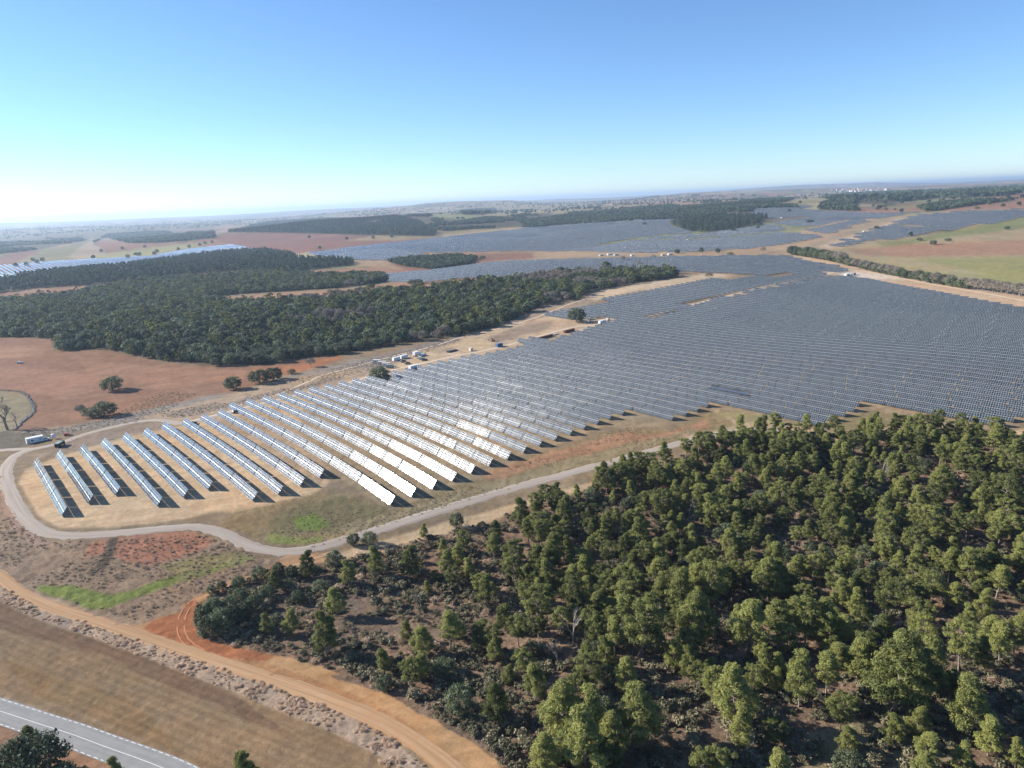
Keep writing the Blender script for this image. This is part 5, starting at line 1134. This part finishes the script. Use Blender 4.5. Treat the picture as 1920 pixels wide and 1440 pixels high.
car('parked_car', ground_at(443, 774), heading(430, 776, 460, 769), M['dark'], 'black car beyond the panel starts, further up the service track', 'suv')
car('tractor_car', ground_at(38, 681), 0.1, M['white'], 'small white off-road car far out in the red ploughed field', 'suv')
# compound
for i, (u, v) in enumerate([(707, 681), (717, 684), (724, 687)]):
    cabin(ground_at(u, v), tr - 1.0, 6.0, 2.5, 2.6, M['cream'], ['leftmost white cabin of the compound row behind the dark oak', 'middle white cabin of the compound row behind the dark oak', 'third white cabin of the compound row behind the dark oak'][i], 'white cabins of the site compound', doors=1)
container(ground_at(731, 690), tr - .9, 5.0, M['green'], 'green grey container at the right end of the compound cabins')
container(ground_at(743, 676), tr, 6.0, M['white'], 'left one of two white containers end to end in the compound')
container(ground_at(757, 672), tr, 6.0, M['white'], 'right one of two white containers end to end in the compound')
truck(ground_at(780, 668), tr + .2, 'white lorry parked upslope of the compound beside parked cars', L_=5)
car('parked_car', ground_at(756, 679), tr, M['dark'], 'dark car below the white containers, left of two', 'suv')
car('parked_car', ground_at(764, 682.5), tr, M['dark'], 'dark car below the white containers, right of two', 'suv')
car('parked_car', ground_at(786, 672), tr + 2, M['white'], 'white car at the left of the parked trio by the lorry', 'suv')
car('parked_car', ground_at(791, 674), tr + 2, M['green'], 'grey car in the middle of the parked trio by the lorry', 'suv')
car('parked_car', ground_at(796, 676.5), tr + 2, M['dark'], 'dark car at the right of the parked trio by the lorry', 'suv')
car('parked_van', ground_at(794, 667), tr, M['white'], 'white van upslope right of the lorry', 'van')
truck(ground_at(776, 694), tr + .05, 'white lorry with grey blue side parked against the panel rows', L_=7.5)
def stack(p, rz, label, mat, n=(4, 2, 2), sz=(1.2, 1.0, 1.1), cat='pallet stack', name='pallet_stack'):
    e = empty(name, p, rz); tag(e, label, cat)
    for i in range(n[0]):
        for j in range(n[1]):
            m = MB()
            for k in range(n[2]):
                x = (i - n[0] / 2) * sz[0] * 1.12; y = (j - n[1] / 2) * sz[1] * 1.1; m.box(x, x + sz[0], y, y + sz[1], k * sz[2], k * sz[2] + sz[2] * .88, bev=.03)
            m.build('crate_column', mat, e)
    MB().box(-n[0] * sz[0] * .6, n[0] * sz[0] * .6, -n[1] * sz[1] * .6, n[1] * sz[1] * .6, -.2, -.002).build('base', M['wood'], e)
stack(ground_at(848, 659), tr, 'dark stack of module pallets on the sandy compound', M['dark'], (7, 3, 1))
container(ground_at(936, 650), tr, 6.0, M['blue'], 'blue container alone beside the service track')
cabin(ground_at(883, 658), tr, 2.4, 2.2, 2.4, M['cream'], 'tiny white cabin left of the blue container', name='site_hut', cat='hut')
def excavator(p, rz):
    e = empty('excavator', p, rz); tag(e, 'small orange excavator standing behind the blue container', 'excavator')
    for y in (-.8, .8): MB().prism([(-1.4, .0), (1.4, 0), (1.65, .35), (1.4, .7), (-1.4, .7), (-1.65, .35)], y - .22, y + .22).build('crawler_track', M['tyre'], e)
    b = MB().box(-1.4, .9, -1, 1, .75, 1.7, bev=.08).build('body', M['orange'], e)
    MB().box(.2, 1.2, .1, 1.02, 1.703, 2.6, bev=.08).build('cab', M['glass'], e)
    m = MB(); m.tube((.9, -.3, 1.3), (2.8, -.3, 3.1), .18, .14, 6); m.tube((2.8, -.3, 3.1), (4.2, -.3, 1.6), .14, .1, 6); a = m.build('boom', M['orange'], e)
    MB().prism([(4.0, 1.6), (4.5, 1.4), (4.4, .7), (3.8, .8)], -.7, .1).build('bucket', M['dark'], a)
excavator(ground_at(925, 640), tr + 2.2)
stack(ground_at(990, 641), tr, 'orange and white cable drums stacked along the track, left group', M['orange'], (3, 1, 1), (1.8, 1.6, 1.9), 'cable drums', 'cable_drum_stack')
stack(ground_at(1000, 638), tr, 'orange cable drums stacked along the track, right group', M['orange'], (3, 1, 1), (1.8, 1.6, 1.9), 'cable drums', 'cable_drum_stack')
stack(ground_at(1022, 634), tr, 'long dark red pallet stack along the track', M['wood'], (14, 1, 2))
stack(ground_at(1040, 628), tr, 'straw coloured pallets between two dark red stacks', M['cream'], (7, 1, 1))
stack(ground_at(1067, 622), tr, 'dark red brown pallet stack nearest the lone oak', M['wood'], (10, 2, 2))
truck(ground_at(1128, 608), tr + .1, 'white lorry at the corner of the panel block near the lone oak', L_=8)
car('parked_car', ground_at(1105, 603), tr + .3, M['white'], 'white car right of the lone oak shadow', 'suv')
car('parked_van', ground_at(1140, 600.5), tr + .2, M['white'], 'white van on the track beyond the lorry', 'van')
# far cabins and inverter stations
for i, (u, v, L_, lab) in enumerate([(1127, 480, 10, 'far cream cabin at the left end of the distant site'), (1143, 478, 14, 'long far cream cabin of the distant site'), (1155, 479, 12, 'far cream cabin beside the long one'), (1185, 480, 8, 'far cream cabin in the middle of the distant site'), (1243, 479, 10, 'far white cabin right in the distant site'), (1256, 478, 12, 'rightmost far white cabin of the distant site'), (1363, 437, 16, 'long white far building below the far pine wood'), (1588, 517, 12, 'white cabin at the bend of sandy track by the hedge'), (1600, 516, 9, 'green grey cabin right beside the one at the track bend'), (917, 521, 10, 'white hut at the top edge of the oak wood'), (926, 520, 7, 'small white hut right of the other at the oak wood edge'), (848, 464, 9, 'white inverter hut inside the big far panel field, left'), (888, 463, 8, 'white inverter hut by the hedge below the far field'), (998, 455, 12, 'white inverter hut in the middle of the big far field'), (1092, 441, 12, 'white inverter hut on a sandy spot in the far field'), (1018, 427, 12, 'white inverter hut at the upper rim of the far field'), (1173, 466, 10, 'white inverter hut right in the far field'), (1620, 435, 10, 'white inverter hut beside the sandy far track'), (1797, 401, 12, 'white inverter hut in the top right panels'), (1290, 451, 11, 'white inverter hut on the right slope panels'), (1560, 412, 12, 'white inverter hut below the far brown field'), (1466, 409, 12, 'white inverter hut left of the small dark clump'), (1628, 399, 14, 'long white hut at the far edge of the panels'), (646, 472, 12, 'white hut at the left tip of the big far field'), (262, 434, 40, 'long white far shed above the left woods'), (254, 436, 30, 'grey far shed left of the long white shed')]):
    p = ground_at(u, v); s = max(1.0, p.length / 2500)
    cabin(p, tr if u > 600 else 0.2, L_, 3.2 * s, 2.8 * s, M['green'] if u == 1600 else M['white'] if i % 2 else M['cream'], lab, None, 'white_hut', 1, 'hut')
# village on the far ridge
VR = np.random.default_rng(5); n_ = 0
for k in range(120):
    u = 1618 + VR.normal(0, 1) * 24 if k < 85 else VR.uniform(1570, 1665); v = 355.2 + abs(VR.normal(0, 2.4)) - (u - 1610) * .02
    p = ground_at(u, v)
    if p.length > 14000 or v > 362: continue
    e = empty('house', p, VR.uniform(-.4, .4)); e['label'] = 'tiny pale house in the far hill village, ' + ('left part' if u < 1605 else 'middle' if u < 1630 else 'right part'); e['category'] = 'house'; e['group'] = 'houses of the far village'
    L_, W_, H_ = VR.uniform(14, 34), VR.uniform(10, 16), VR.uniform(8, 16)
    MB().box(-L_ / 2, L_ / 2, -W_ / 2, W_ / 2, -6, H_).build('wall', M['cream'] if k % 3 else M['white'], e)
    MB().prism([(-W_ / 2 - .5, H_ + .05), (W_ / 2 + .5, H_ + .05), (0, H_ + 3)], -L_ / 2 - .4, L_ / 2 + .4).build('roof', M['roof'], e).rotation_euler = (0, 0, pi / 2)
# pole at the right edge
p = ground_at(1911, 556)
e = empty('power_pole', p, .6); tag(e, 'grey concrete power pole by the hedge at the right edge', 'power pole'); hh = height_from(p, 532)
MB().tube((0, 0, -.5), (0, 0, hh), .28, .18, 8).build('pole', M['concrete'], e)
MB().box(-1.4, 1.4, -.08, .08, hh - .6, hh - .4).build('crossarm', M['steel'], e)
for x in (-1.3, 0, 1.3): MB().tube((x, 0, hh - .39), (x, 0, hh - .05), .07, .05, 6).build('insulator', M['glass'], e)
# stone bank round the small tan field at left
BK = smooth_line(G2([(28, 806), (45, 790), (64, 772), (62, 757), (50, 742), (40, 736), (20, 733), (-20, 731), (-60, 731)]), 1.3)
m = MB()
for i, q in enumerate(BK):
    for k in range(2):
        r = random.uniform(.35, .7); c = Vector((q.x + random.uniform(-.8, .8), q.y + random.uniform(-.5, .5), float(zt(q.x, q.y)) + .25))
        ret = bmesh.ops.create_icosphere(m.bm, subdivisions=1, radius=r, matrix=Matrix.Translation(c) @ Matrix.Rotation(random.random() * 3, 4, 'Z') @ Matrix.Diagonal((1.3, .9, .8, 1)))
tag(m.build('stone_bank', M['stone']), 'low bank of pale field stones curving round the small tan field', 'stone bank')

# ------------------------------------------------------------------ air
if HAZE_DENSITY > 0:
    m = bpy.data.materials.new('haze_air'); m.use_nodes = True; t = m.node_tree; t.nodes.clear()
    out = t.nodes.new('ShaderNodeOutputMaterial'); pv = t.nodes.new('ShaderNodeVolumePrincipled'); pv.inputs['Density'].default_value = HAZE_DENSITY
    pv.inputs['Color'].default_value = (.62, .79, 1.0, 1); pv.inputs['Anisotropy'].default_value = .35
    t.links.new(pv.outputs[0], out.inputs['Volume'])
    zt_max = max(float(v) for v in [np.array([c for c in zt(*[a.ravel() for a in np.meshgrid(np.linspace(-22000, 22000, 300), np.linspace(300, 24000, 200))])]).max()])
    hz = MB().box(-46000, 46000, -46000, 46000, -400, max(CH + 12, zt_max + 25)).build('haze', m)
    tag(hz, kind='stuff')
    hz['label'] = 'thin pale blue haze over the distant plain'
